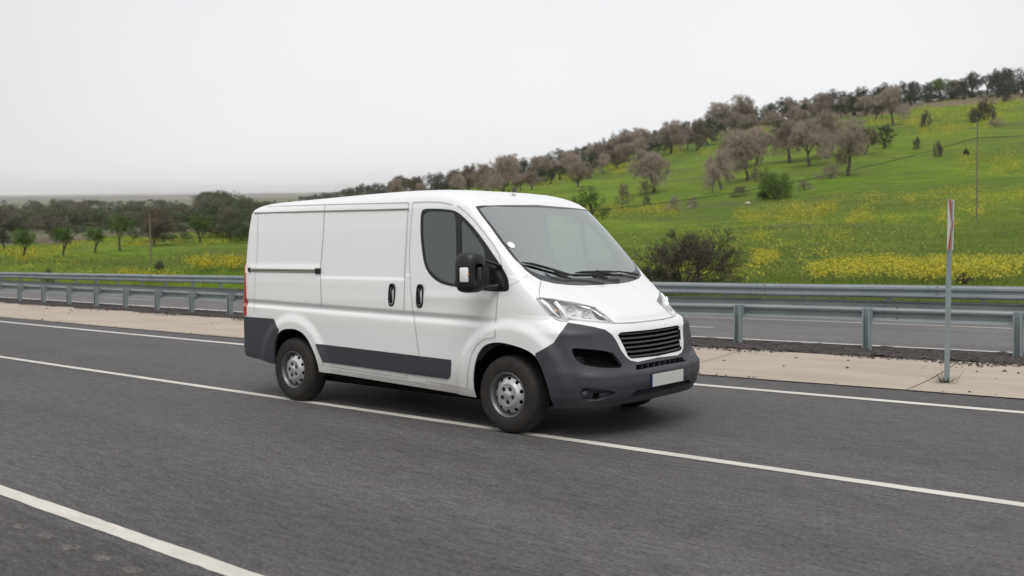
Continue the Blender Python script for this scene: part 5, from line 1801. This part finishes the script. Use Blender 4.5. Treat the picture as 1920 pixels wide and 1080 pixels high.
LIST = [
 # left of the van: the row at the foot of the meadow
 (44, 487, 56, 60, 'green', 'round_tree', 'small round dark green tree with forked trunk, leftmost in the row below the wood'),
 (118, 482, 56, 58, 'green', 'round_tree', 'small green tree with a short straight trunk, second from the left edge of the meadow'),
 (178, 475, 48, 58, 'green', 'round_tree', 'low spreading green tree with leaning bare trunk, third from the left edge'),
 (226, 471, 70, 52, 'green', 'round_tree', 'tall narrow bright green tree just left of the big bare tree'),
 (290, 462, 78, 92, 'brown', 'bare_tree', 'big bare brown tree with a thick dark trunk behind the left utility pole'),
 (376, 457, 56, 66, 'green', 'round_tree', 'flat-topped bright green tree on a short trunk, alone between the bare tree and the van'),
 (430, 450, 66, 52, 'brown', 'bare_tree', 'thin bare tree standing close to the back of the van'),
 (297, 513, 28, 32, 'deadshrub', 'dry_shrub', 'small dry brown shrub in the meadow at the foot of the left pole'),
 (88, 531, 30, 34, 'deadshrub', 'dry_shrub', 'dark dry shrub behind the far guardrail at the left'),
 (10, 470, 40, 44, 'darktree', 'dark_tree', 'dark tree at the left edge of the photo beside the wood'),
 # right, close by
 (1287, 538, 128, 300, 'deadshrub', 'dead_bush', 'large tangled leafless bush directly behind the far guardrail, beside the bonnet of the van'),
 (1228, 538, 52, 100, 'darkbush', 'leafy_bush', 'dark green leafy growth at the left foot of the large tangled leafless bush'),
 (1806, 532, 24, 44, 'deadshrub', 'dry_weed', 'small dark dry weed among yellow flowers behind the far rail, near the sign post'),
 (1104, 426, 82, 100, 'fullgreen', 'leafy_tree', 'dense green tree showing just above the windscreen of the van'),
 (1076, 420, 64, 60, 'greenbush', 'leafy_bush', 'green bush behind the roof edge of the van, against the dense green tree'),
 (1168, 386, 46, 46, 'brownbush', 'brown_bush', 'round reddish brown bush just right of the dense green tree'),
 (1213, 384, 22, 20, 'deadshrub', 'dry_shrub', 'tiny dark shrub below the wide bare tree with the forked stem'),
 (1224, 363, 82, 88, 'pink', 'bare_tree', 'wide bare pinkish tree with many stems, behind the cable above the tangled bush'),
 (1212, 366, 30, 50, 'pinkbush', 'low_bush', 'low grey-brown bush at the foot of the wide many-stemmed bare tree'),
 (1456, 372, 66, 84, 'greenbush', 'bright_bush', 'bright yellow-green bush alone in the middle of the meadow'),
 (1430, 374, 22, 40, 'darkbush', 'low_bush', 'low dark green growth at the left foot of the bright green bush'),
 (1262, 394, 30, 44, 'pinkbush', 'low_bush', 'low pale brown bush, left of a pair beside small white rocks'),
 (1299, 390, 30, 26, 'pinkbush', 'low_bush', 'narrow pale brown bush, right of a pair beside small white rocks'),
 (1385, 369, 22, 56, 'brownbush', 'low_bush', 'low flat brown bush between the thin-trunked bare tree and the bright green bush'),
 (1510, 357, 22, 46, 'pinkbush', 'low_bush', 'low greyish bush just right of the bright green bush'),
 (1557, 335, 32, 62, 'pinkbush', 'low_bush', 'pale brown bush under the big bare trees, right of the bright green bush'),
 (1335, 363, 62, 44, 'pink', 'bare_tree', 'bare pinkish tree with a thin pale trunk, left of a close pair'),
 (1353, 356, 78, 60, 'pink', 'bare_tree', 'bare pinkish tree with a dark trunk, right of a close pair'),
 (1402, 338, 92, 92, 'pink', 'bare_tree', 'large bare grey-pink tree left of the bright green bush, nearest of its clump'),
 (1380, 318, 78, 80, 'pink', 'bare_tree', 'bare pinkish tree at the back left of the clump above the thin-trunked pair'),
 (1418, 310, 72, 66, 'pink', 'bare_tree', 'bare pinkish tree at the upper right of the clump left of the bright green bush'),
 (1418, 340, 34, 30, 'brownbush', 'brown_bush', 'small dark brown bush left of the bright green bush, under the cable'),
 (1482, 304, 80, 84, 'pink', 'bare_tree', 'leftmost big rounded bare tree of the great pink thicket in mid hill'),
 (1520, 312, 88, 80, 'pink', 'bare_tree', 'bare tree with arching dark branches in the middle of the great pink thicket'),
 (1550, 296, 88, 78, 'pink', 'bare_tree', 'tallest bare tree at the back of the great pink thicket'),
 (1590, 330, 108, 82, 'pink', 'bare_tree', 'tall pale bare tree in front at the right of the great pink thicket'),
 (1622, 290, 56, 60, 'brown', 'bare_tree', 'darker brown bare tree between the pink thicket and the dark round bush'),
 (1658, 278, 46, 56, 'darktree', 'dark_tree', 'dark green-black round tree at the right end of the pink thicket'),
 (1480, 225, 46, 40, 'pink', 'bare_tree', 'small rounded pink bare tree in front of the crest trees, above the pink thicket'),
 (1540, 222, 48, 50, 'pink', 'bare_tree', 'pink bare tree with dark trunk under the crest, right of the small round green tree'),
 (1512, 226, 34, 42, 'darktree', 'dark_tree', 'small round dark green tree between two pink bare trees under the crest'),
 (1600, 217, 38, 46, 'darktree', 'round_tree', 'round mid-green tree under the crest above the pink thicket'),
 (1674, 235, 72, 58, 'pink', 'bare_tree', 'pink bare tree with a thick crooked dark trunk on the yellow slope'),
 (1652, 222, 50, 42, 'pink', 'bare_tree', 'pale pink bare tree right behind the one with the crooked trunk'),
 (1762, 190, 42, 60, 'green', 'bright_tree', 'bright green tree in front of the dark trees on the hill crest'),
 (1790, 186, 36, 40, 'pink', 'bare_tree', 'small bare tree leaning against the bright green tree on the crest'),
 (1735, 238, 36, 26, 'deadshrub', 'dry_shrub', 'dark twiggy shrub in the yellow band, left of the darker shrub above the pole'),
 (1848, 226, 44, 50, 'deadshrub', 'dry_shrub', 'largest dark twiggy shrub in the yellow band, above the right utility pole'),
 (1826, 230, 30, 34, 'deadshrub', 'dry_shrub', 'dark shrub touching the left side of the largest twiggy shrub'),
 (1868, 238, 18, 40, 'pinkbush', 'low_bush', 'low purplish bush below the largest twiggy shrub'),
 (1718, 281, 28, 20, 'deadshrub', 'dry_shrub', 'small dark shrub crossed by the cable, left of two below the yellow band'),
 (1759, 294, 32, 24, 'deadshrub', 'dry_shrub', 'small dark shrub under the cable, right of two below the yellow band'),
 (1812, 292, 16, 14, 'darkbush', 'dark_tuft', 'small dark tuft just left of the right utility pole'),
 (1886, 192, 20, 22, 'deadshrub', 'dry_shrub', 'small dark shrub just below the crest at the right edge'),
 (1385, 243, 66, 72, 'pink', 'bare_tree', 'large bare brown-pink tree standing out on the skyline, left of the crest wood'),
 (1352, 246, 56, 54, 'pink', 'bare_tree', 'bare tree on the skyline at the left flank of the large brown-pink one'),
 (1310, 279, 62, 46, 'brown', 'bare_tree', 'bare tree with dark trunk on the slope, rightmost of three in a row'),
 (1290, 280, 50, 40, 'pink', 'bare_tree', 'short pinkish bare tree, middle of three in a row on the slope'),
 (1258, 289, 66, 62, 'pink', 'bare_tree', 'bare pinkish tree with tilted trunk, leftmost of three in a row on the slope'),
 (1177, 302, 62, 72, 'pink', 'bare_tree', 'wide bare tree with a clear trunk, above the yellow strip left of the slope row'),
 (1205, 292, 54, 50, 'pink', 'bare_tree', 'bare pink tree behind the wide one above the yellow strip'),
 (1120, 308, 42, 60, 'pink', 'bare_tree', 'bare brownish tree on the slope left of the wide bare tree above the yellow strip'),
 (1145, 302, 42, 46, 'brown', 'bare_tree', 'darker bare tree just left of the wide bare tree above the yellow strip'),
 (1068, 328, 46, 50, 'pink', 'bare_tree', 'rounded pink bare tree up slope behind the roof front of the van'),
 (1085, 352, 50, 58, 'pink', 'bare_tree', 'rounded pink bare tree touching the cable, just above the van windscreen'),
 (1033, 342, 26, 18, 'green', 'small_tree', 'very small green tree between pale pink trees behind the van roof'),
 (1010, 338, 48, 54, 'pink', 'bare_tree', 'pale bare tree with short trunk above the antenna of the van'),
 (945, 366, 78, 72, 'pink', 'bare_tree', 'large pale pink bare tree rising behind the middle of the van roof'),
 (908, 368, 64, 66, 'pink', 'bare_tree', 'rounded pale bare tree behind the cab roof, left of the large pale pink one'),
 (953, 345, 58, 50, 'pink', 'bare_tree', 'bare brown-pink tree on the slope behind the large pale pink one'),
 (880, 352, 46, 50, 'brown', 'bare_tree', 'brown bare tree higher up behind the rounded pale one over the cab'),
 (850, 366, 54, 48, 'brown', 'bare_tree', 'brownish tree with dark trunk behind the van roof above the front door'),
 (748, 366, 40, 50, 'brown', 'bare_tree', 'olive-brown tree seen over the load bay roof of the van'),
 (790, 372, 34, 40, 'pink', 'bare_tree', 'low pale bare tree over the van roof, right of the olive-brown one'),
 (700, 370, 22, 40, 'brownbush', 'brown_bush', 'low brownish bush peeping over the van roof, right of the roof centre'),
 (655, 370, 16, 34, 'brownbush', 'brown_bush', 'lowest brownish bush peeping over the van roof towards its back'),
]
for L in LIST:
    if L[4] == 'pink' and L[3] > 44: L = (L[0], L[1], L[2] * 1.06, L[3] * 1.38) + L[4:]
    cat = 'bush' if ('bush' in L[5] or 'shrub' in L[5] or 'tuft' in L[5] or 'weed' in L[5]) else 'tree'
    put(L[0], L[1], L[2], L[3], L[4], L[5], L[6], cat, {'pink': 'bare pinkish trees on the hillside', 'green': None, 'deadshrub': 'dry dark shrubs on the meadow'}.get(L[4]))

# the wood along the crest of the hill: trees one after another, in two or three depths
CREST = [(560, 366), (650, 362), (740, 360), (850, 347), (960, 330), (1060, 312), (1160, 290), (1240, 262), (1340, 240), (1440, 222), (1540, 204), (1640, 192), (1740, 180), (1920, 168), (1960, 166)]
cu, cv = [c[0] for c in CREST], [c[1] for c in CREST]
u = 562.0
LB = 'dark olive-green tree, one of the unbroken row of like trees along the hill crest'
while u < 1945:
    vb = np.interp(u, cu, cv) + rng.uniform(-2, 5)
    hp = np.interp(u, [560, 740, 1000, 1240, 1920], [10, 32, 36, 36, 44]) * rng.uniform(.8, 1.15)
    sty = 'olive' if rng.random() < .85 else 'darktree'
    put(u, vb + 3, hp, hp * rng.uniform(1.0, 1.5), sty, 'olive_tree', LB, 'tree', 'olive trees along the hill crest')
    if rng.random() < .45 and u > 1000: put(u + rng.uniform(-8, 8), vb + rng.uniform(7, 16), hp * rng.uniform(.7, 1.0), hp * 1.2, 'olive', 'olive_tree', LB, 'tree', 'olive trees along the hill crest')
    if rng.random() < .6: put(u + rng.uniform(-8, 8), vb - 1, hp * rng.uniform(.7, 1.0), hp, 'olive', 'olive_tree', LB, 'tree', 'olive trees along the hill crest', dr=rng.uniform(8, 22))
    u += hp * rng.uniform(.42, .66)
u = 745.0
LB2 = 'leafless brown tree among the olive trees below the hill crest'
while u < 1700:
    if not (1100 < u < 1230 and rng.random() < .5):
        vb = np.interp(u, cu, cv) + rng.uniform(8, 16)
        hp = 36 * rng.uniform(.8, 1.2)
        if rng.random() < .45: put(u, vb, hp, hp * 1.15, 'pink' if rng.random() < .6 else 'brown', 'bare_tree', LB2, 'tree', 'leafless trees below the crest')
        else: put(u, vb, hp * .9, hp * 1.1, 'olive', 'olive_tree', 'olive tree mixed among leafless trees just below the hill crest', 'tree', 'olive trees below the crest')
    u += rng.uniform(24, 42)

u = 860.0
while u < 1650:
    vb = np.interp(u, cu, cv) + rng.uniform(16, 36)
    if rng.random() < .6: put(u, vb, rng.uniform(34, 48), rng.uniform(46, 66), 'pink' if rng.random() < .75 else 'brown', 'bare_tree', LB2, 'tree', 'leafless trees below the crest')
    else: put(u, vb, rng.uniform(22, 36), rng.uniform(36, 54), 'darktree', 'olive_tree', 'olive tree mixed among leafless trees just below the hill crest', 'tree', 'olive trees below the crest')
    u += rng.uniform(14, 30)
u = 700.0
while u < 1945:
    vb = np.interp(u, cu, cv) + rng.uniform(-1, 7)
    put(u, vb + 3, rng.uniform(13, 22) * np.interp(u, [700, 1100], [.7, 1]), rng.uniform(34, 60), 'darkbush' if rng.random() < .6 else 'brownbush', 'undergrowth_bush', 'dark low bush growing between the trunks of the trees along the hill crest', 'bush', 'undergrowth bushes along the hill crest')
    u += rng.uniform(13, 23)

# the wood on the low ground at the left: reads as one mass, one object
def woodland():
    V, F, MI = [], [], []
    kinds = [('olive', 1, 0), ('olive', 2, 0), ('bare', 2, 1), ('olive', 3, 0), ('green', 2, 0)]
    P0 = {}
    for k, v, m in kinds: P0[(k, v)] = proto(v * 101 + {'olive': 1, 'green': 2, 'bare': 3}[k], k)
    r_ = random.Random(5)
    spots = []
    for (u0, u1, v0, v1, n, h0, h1) in ((-60, 470, 440, 458, 34, 40, 62), (-80, 480, 425, 440, 40, 34, 50), (-90, 500, 410, 424, 52, 24, 36), (-100, 560, 398, 409, 56, 16, 24), (100, 620, 390, 397, 50, 12, 18), (-100, 640, 383, 389, 80, 7, 11), (380, 470, 402, 420, 20, 36, 52)):
        for i in range(n):
            u = r_.uniform(u0, u1); v = r_.uniform(v0, v1)
            if 385 < v < 409 and u < 95 + r_.uniform(-20, 20): continue
            if v < 389 and r_.random() < .15: continue
            spots.append((u, v, r_.uniform(h0, h1)))
    U = np.array([s[0] for s in spots]); W = np.array([s[1] for s in spots])
    P, R = ground_hits(U, W)
    for i, (u, v, hp) in enumerate(spots):
        if np.isnan(R[i]): continue
        k, vv, m = r_.choice(kinds)
        tm, TV, TF, w, tz_ = P0[(k, vv)]
        mm = R[i] * .985 / FPX; h = hp * mm; s = h / tz_; a = r_.uniform(0, 6.28); ca, sa = math.cos(a), math.sin(a)
        sx = s * r_.uniform(1.0, 1.5)
        keep = 1.0 if R[i] < 450 else .45
        g = 1.0 if R[i] < 450 else 1.7
        for f in TF:
            if r_.random() > keep: continue
            n = len(V)
            c = [sum(TV[q][j] for q in f) / len(f) for j in range(3)]
            for q in f:
                x, y, z = [c[j] + (TV[q][j] - c[j]) * g for j in range(3)]
                V.append((P[i][0] + (x * ca - y * sa) * sx, P[i][1] + (x * sa + y * ca) * sx, P[i][2] + z * s * .98))
            F.append(tuple(range(n, n + len(f)))); MI.append(m)
    me = bpy.data.meshes.new('woodland'); me.from_pydata(V, [], F)
    me.materials.append(M['woodleaf']); me.materials.append(M['woodtwig'])
    me.polygons.foreach_set('material_index', MI)
    o = link('woodland', me); tag(o, 'wood of dark olive trees and bare trees filling the low ground left of the van', 'woodland', kind='stuff')
M['woodleaf'] = mat('wood_leaves', (0.125, 0.150, 0.075), 0.9, col2=(0.048, 0.060, 0.032), vscale=0.12, trans=0.1)
M['woodtwig'] = mat('wood_twigs', (0.19, 0.17, 0.13), 0.9, col2=(0.12, 0.105, 0.08), vscale=0.2)
woodland()

# two pale farm sheds far out on the plain
for (u, v, wp, hp, label) in ((165, 387, 11, 5, 'small white farm shed far off among the trees on the plain, left of two'), (206, 388, 13, 5, 'long white farm shed far off among the trees on the plain, right of two')):
    P, r = ground_at(u, v); m = r / FPX
    W_, H_ = wp * m, hp * m
    root = empty('farm_shed', P, rad(35)); tag(root, label, 'building', 'white farm sheds on the plain')
    b = bmesh.new(); box(b, (-W_ / 2, -H_ * .8, -1), (W_ / 2, H_ * .8, H_ * .62)); obj('wall', b, M['wall'], root)
    b = bmesh.new()
    q = [b.verts.new(c) for c in ((-W_ * .53, -H_, H_ * .6), (W_ * .53, -H_, H_ * .6), (W_ * .53, 0, H_ * 1.05), (-W_ * .53, 0, H_ * 1.05), (-W_ * .53, H_, H_ * .6), (W_ * .53, H_, H_ * .6))]
    b.faces.new((q[0], q[1], q[2], q[3])); b.faces.new((q[3], q[2], q[5], q[4])); b.faces.new((q[0], q[3], q[4])); b.faces.new((q[1], q[5], q[2]))
    obj('roof', b, M['roof'], root)
    b = bmesh.new(); box(b, (-W_ * .1, -H_ * .8 - .06, -1), (W_ * .1, -H_ * .8 - .01, H_ * .45)); obj('door', b, M['bolt'], root)

# pale rocks in the grass
for i, (u, v, s, lb) in enumerate(((1402, 381, 10, 'flat white rock in the grass left of the bright green bush'), (1292, 388, 7, 'small white rock beside the pair of pale brown bushes'), (1363, 248, 12, 'pale stone heap on the slope under the large skyline tree'), (1695, 210, 5, 'small white stone high on the slope near the crest'), (1355, 244, 7, 'pale stone next to the stone heap under the large skyline tree'), (1022, 347, 6, 'small pale stone on the slope behind the van roof'), (427, 427, 6, 'small white rock beside the wood near the back of the van'))):
    P, r = ground_at(u, v); m = r / FPX; b = bmesh.new()
    bmesh.ops.create_icosphere(b, subdivisions=2, radius=1)
    for w in b.verts:
        k = 1 + .25 * math.sin(w.co.x * 5 + i) * math.cos(w.co.y * 4 + i * 2); w.co = Vector((w.co.x * s * m * .55 * k, w.co.y * s * m * .4 * k, w.co.z * s * m * .28 * k))
    o = obj('rock', b, M['rock']); o.location = P; tag(o, lb, 'rock')

# ================================================================ FLOWERS AND GRASS
def scatter_flowers():
    U, W, S = [], [], []
    def patch(u0, u1, v0, v1, n, s=1.0, tilt=0.0):
        n = int(n * 1.0); k = 0
        cl = [(rng.uniform(u0, u1), rng.uniform(0, 1)) for _ in range(max(4, n // 80))]
        while k < n:
            c = rng.choice(cl)
            u = c[0] + rng.gauss(0, (u1 - u0) * .075); t = c[1] + rng.gauss(0, .2)
            if not (u0 - 15 < u < u1 + 15 and -.25 < t < 1.2): k += .2; continue
            U.append(u); W.append(v0 + (v1 - v0) * t + tilt * (u - u0)); S.append(s); k += 1
    # left meadow
    patch(0, 130, 468, 486, 900); patch(130, 330, 452, 470, 1100, tilt=-.04); patch(330, 452, 436, 447, 650)
    patch(315, 452, 499, 512, 900, tilt=-.03); patch(130, 330, 522, 536, 600); patch(330, 450, 452, 466, 160)
    patch(40, 450, 482, 520, 220); patch(0, 60, 484, 495, 200)
    # right meadow
    patch(1085, 1260, 388, 412, 1400); patch(1390, 1560, 388, 420, 2000); patch(1560, 1680, 396, 420, 350); patch(1560, 1620, 404, 424, 250)
    patch(1590, 1920, 502, 531, 4300); patch(1520, 1620, 512, 530, 700); patch(1420, 1452, 484, 500, 700); patch(1400, 1600, 445, 470, 350); patch(1280, 1400, 440, 470, 120)
    patch(1700, 1920, 205, 250, 2200, tilt=-.08); patch(1730, 1850, 240, 262, 700, tilt=-.1); patch(1620, 1740, 218, 236, 500); patch(1560, 1700, 228, 240, 300)
    patch(1800, 1920, 282, 330, 900); patch(1700, 1920, 360, 400, 1100); patch(1750, 1860, 400, 430, 350); patch(1500, 1700, 365, 385, 350)
    patch(1080, 1200, 306, 326, 900, tilt=-.03); patch(970, 1090, 334, 352, 700, tilt=-.06); patch(1230, 1330, 276, 290, 500); patch(1330, 1480, 238, 250, 350, tilt=-.05)
    patch(1100, 1920, 410, 528, 1500); patch(1300, 1600, 420, 500, 300); patch(1236, 1420, 512, 530, 300); patch(0, 450, 470, 512, 200)
    U_, W_ = np.array(U), np.array(W)
    P, R = ground_hits(U_, W_)
    V, F = [], []
    for i in range(len(U)):
        r = R[i]
        if math.isnan(r) or r > 520: continue
        s = (0.014 + .00036 * r) * rng.uniform(.5, 1.4)
        near = r < 60
        for q in range(3 if near else 2):
            c = Vector(P[i]) + Vector((rng.gauss(0, .12 + r * .001), rng.gauss(0, .12 + r * .001), rng.uniform(.18, .55)))
            a = Vector((rng.gauss(0, 1), rng.gauss(0, 1), rng.gauss(0, .6))).normalized(); b_ = a.orthogonal().normalized()
            n = len(V)
            V.extend([tuple(c + a * s), tuple(c + b_ * s), tuple(c - a * s), tuple(c - b_ * s)]); F.append((n, n + 1, n + 2, n + 3))
    me = bpy.data.meshes.new('wildflowers'); me.from_pydata(V, [], F)
    tag(link('wildflowers', me, M['flower']), 'yellow wildflowers in patches and bands across the green meadow', 'flowers', kind='stuff')
scatter_flowers()

def grass():
    V, F = [], []
    N = 90000
    # blades thin out with distance; upright tufts in the field beyond the far rail
    A = nrg.uniform(rad(99), rad(162), N); R = 18 + (nrg.random(N) ** 1.7) * 75
    X = CN[0] + R * np.cos(A); Y = CN[1] + R * np.sin(A)
    ok = Y > lane(15.6, 2.2, X); X, Y, R = X[ok], Y[ok], R[ok]
    Z = height(X, Y); n = len(X)
    h = (0.08 + 0.14 * nrg.random(n) ** 2); w = 0.010 + R * .00035
    t = nrg.uniform(0, math.pi, n); lx, ly = nrg.normal(0, .35, n) * h, nrg.normal(0, .35, n) * h
    cx_, sx_ = np.cos(t) * w, np.sin(t) * w
    a = np.stack([X - cx_, Y - sx_, Z - .02], -1); b_ = np.stack([X + cx_, Y + sx_, Z - .02], -1); c = np.stack([X + lx, Y + ly, Z + h], -1)
    VV = np.stack([a, b_, c], 1).reshape(-1, 3)
    me = bpy.data.meshes.new('grass')
    me.vertices.add(len(VV)); me.vertices.foreach_set('co', VV.ravel())
    me.loops.add(len(VV)); me.loops.foreach_set('vertex_index', np.arange(len(VV), dtype=np.int32))
    me.polygons.add(n); me.polygons.foreach_set('loop_start', np.arange(0, 3 * n, 3, dtype=np.int32)); me.polygons.foreach_set('loop_total', np.full(n, 3, np.int32))
    me.update(calc_edges=True); me.validate()
    tag(link('grass', me, M['blade']), 'short green grass of the meadow beyond the far guardrail', 'grass', kind='stuff')
grass()
# weeds round the foot of the sign post
b = bmesh.new()
for i in range(70):
    a = rng.uniform(0, 6.28); r0 = abs(rng.gauss(0, .05)); L_ = rng.uniform(.05, .22); d = Vector((math.cos(a), math.sin(a), rng.uniform(.15, 1.2))).normalized()
    p = Vector((r0 * math.cos(a), r0 * math.sin(a), 0)); s_ = Vector((-math.sin(a), math.cos(a), 0)) * .005
    q = [b.verts.new(x) for x in (p - s_, p + s_, p + d * L_)]; b.faces.new(q)
o = obj('weed_tuft', b, M['darkweed'] if 'darkweed' in M else mat('dark_weed', (0.05, 0.07, 0.025), 0.9)); o.location = (4.95, 4.60, .0)
tag(o, 'dark weed tuft growing round the foot of the sign post in the gutter', 'weed')

# ================================================================ HAZE
def haze():
    # lies level with the far plain, which is tilted against the sloping road
    a, c = ray(0, 362), ray(1920, 338)
    up = a.cross(c).normalized()
    if up.z < 0: up = -up
    b = bmesh.new(); bmesh.ops.create_cube(b, size=1)
    Rr = 34000.0
    for v in b.verts: v.co = Vector((v.co.x * 2 * Rr, v.co.y * 2 * Rr, v.co.z * 170 - 20 + 25))
    q = up.to_track_quat('Z', 'Y')
    m = bpy.data.materials.new('haze_air'); m.use_nodes = True; t = m.node_tree
    for n in list(t.nodes):
        if n.type != 'OUTPUT_MATERIAL': t.nodes.remove(n)
    o_ = [n for n in t.nodes if n.type == 'OUTPUT_MATERIAL'][0]
    pv = t.nodes.new('ShaderNodeVolumePrincipled'); pv.inputs['Color'].default_value = (0.93, 0.93, 0.94, 1)
    pv.inputs['Density'].default_value = HAZE
    t.links.new(pv.outputs[0], o_.inputs['Volume'])
    o = obj('haze', b, m); o.rotation_euler = q.to_euler(); o.location = (CAM.x, CAM.y, 0)
    tag(o, kind='stuff', label='thin pale haze over the plain and the hill', cat='haze')
HAZE = 0.00010
haze()
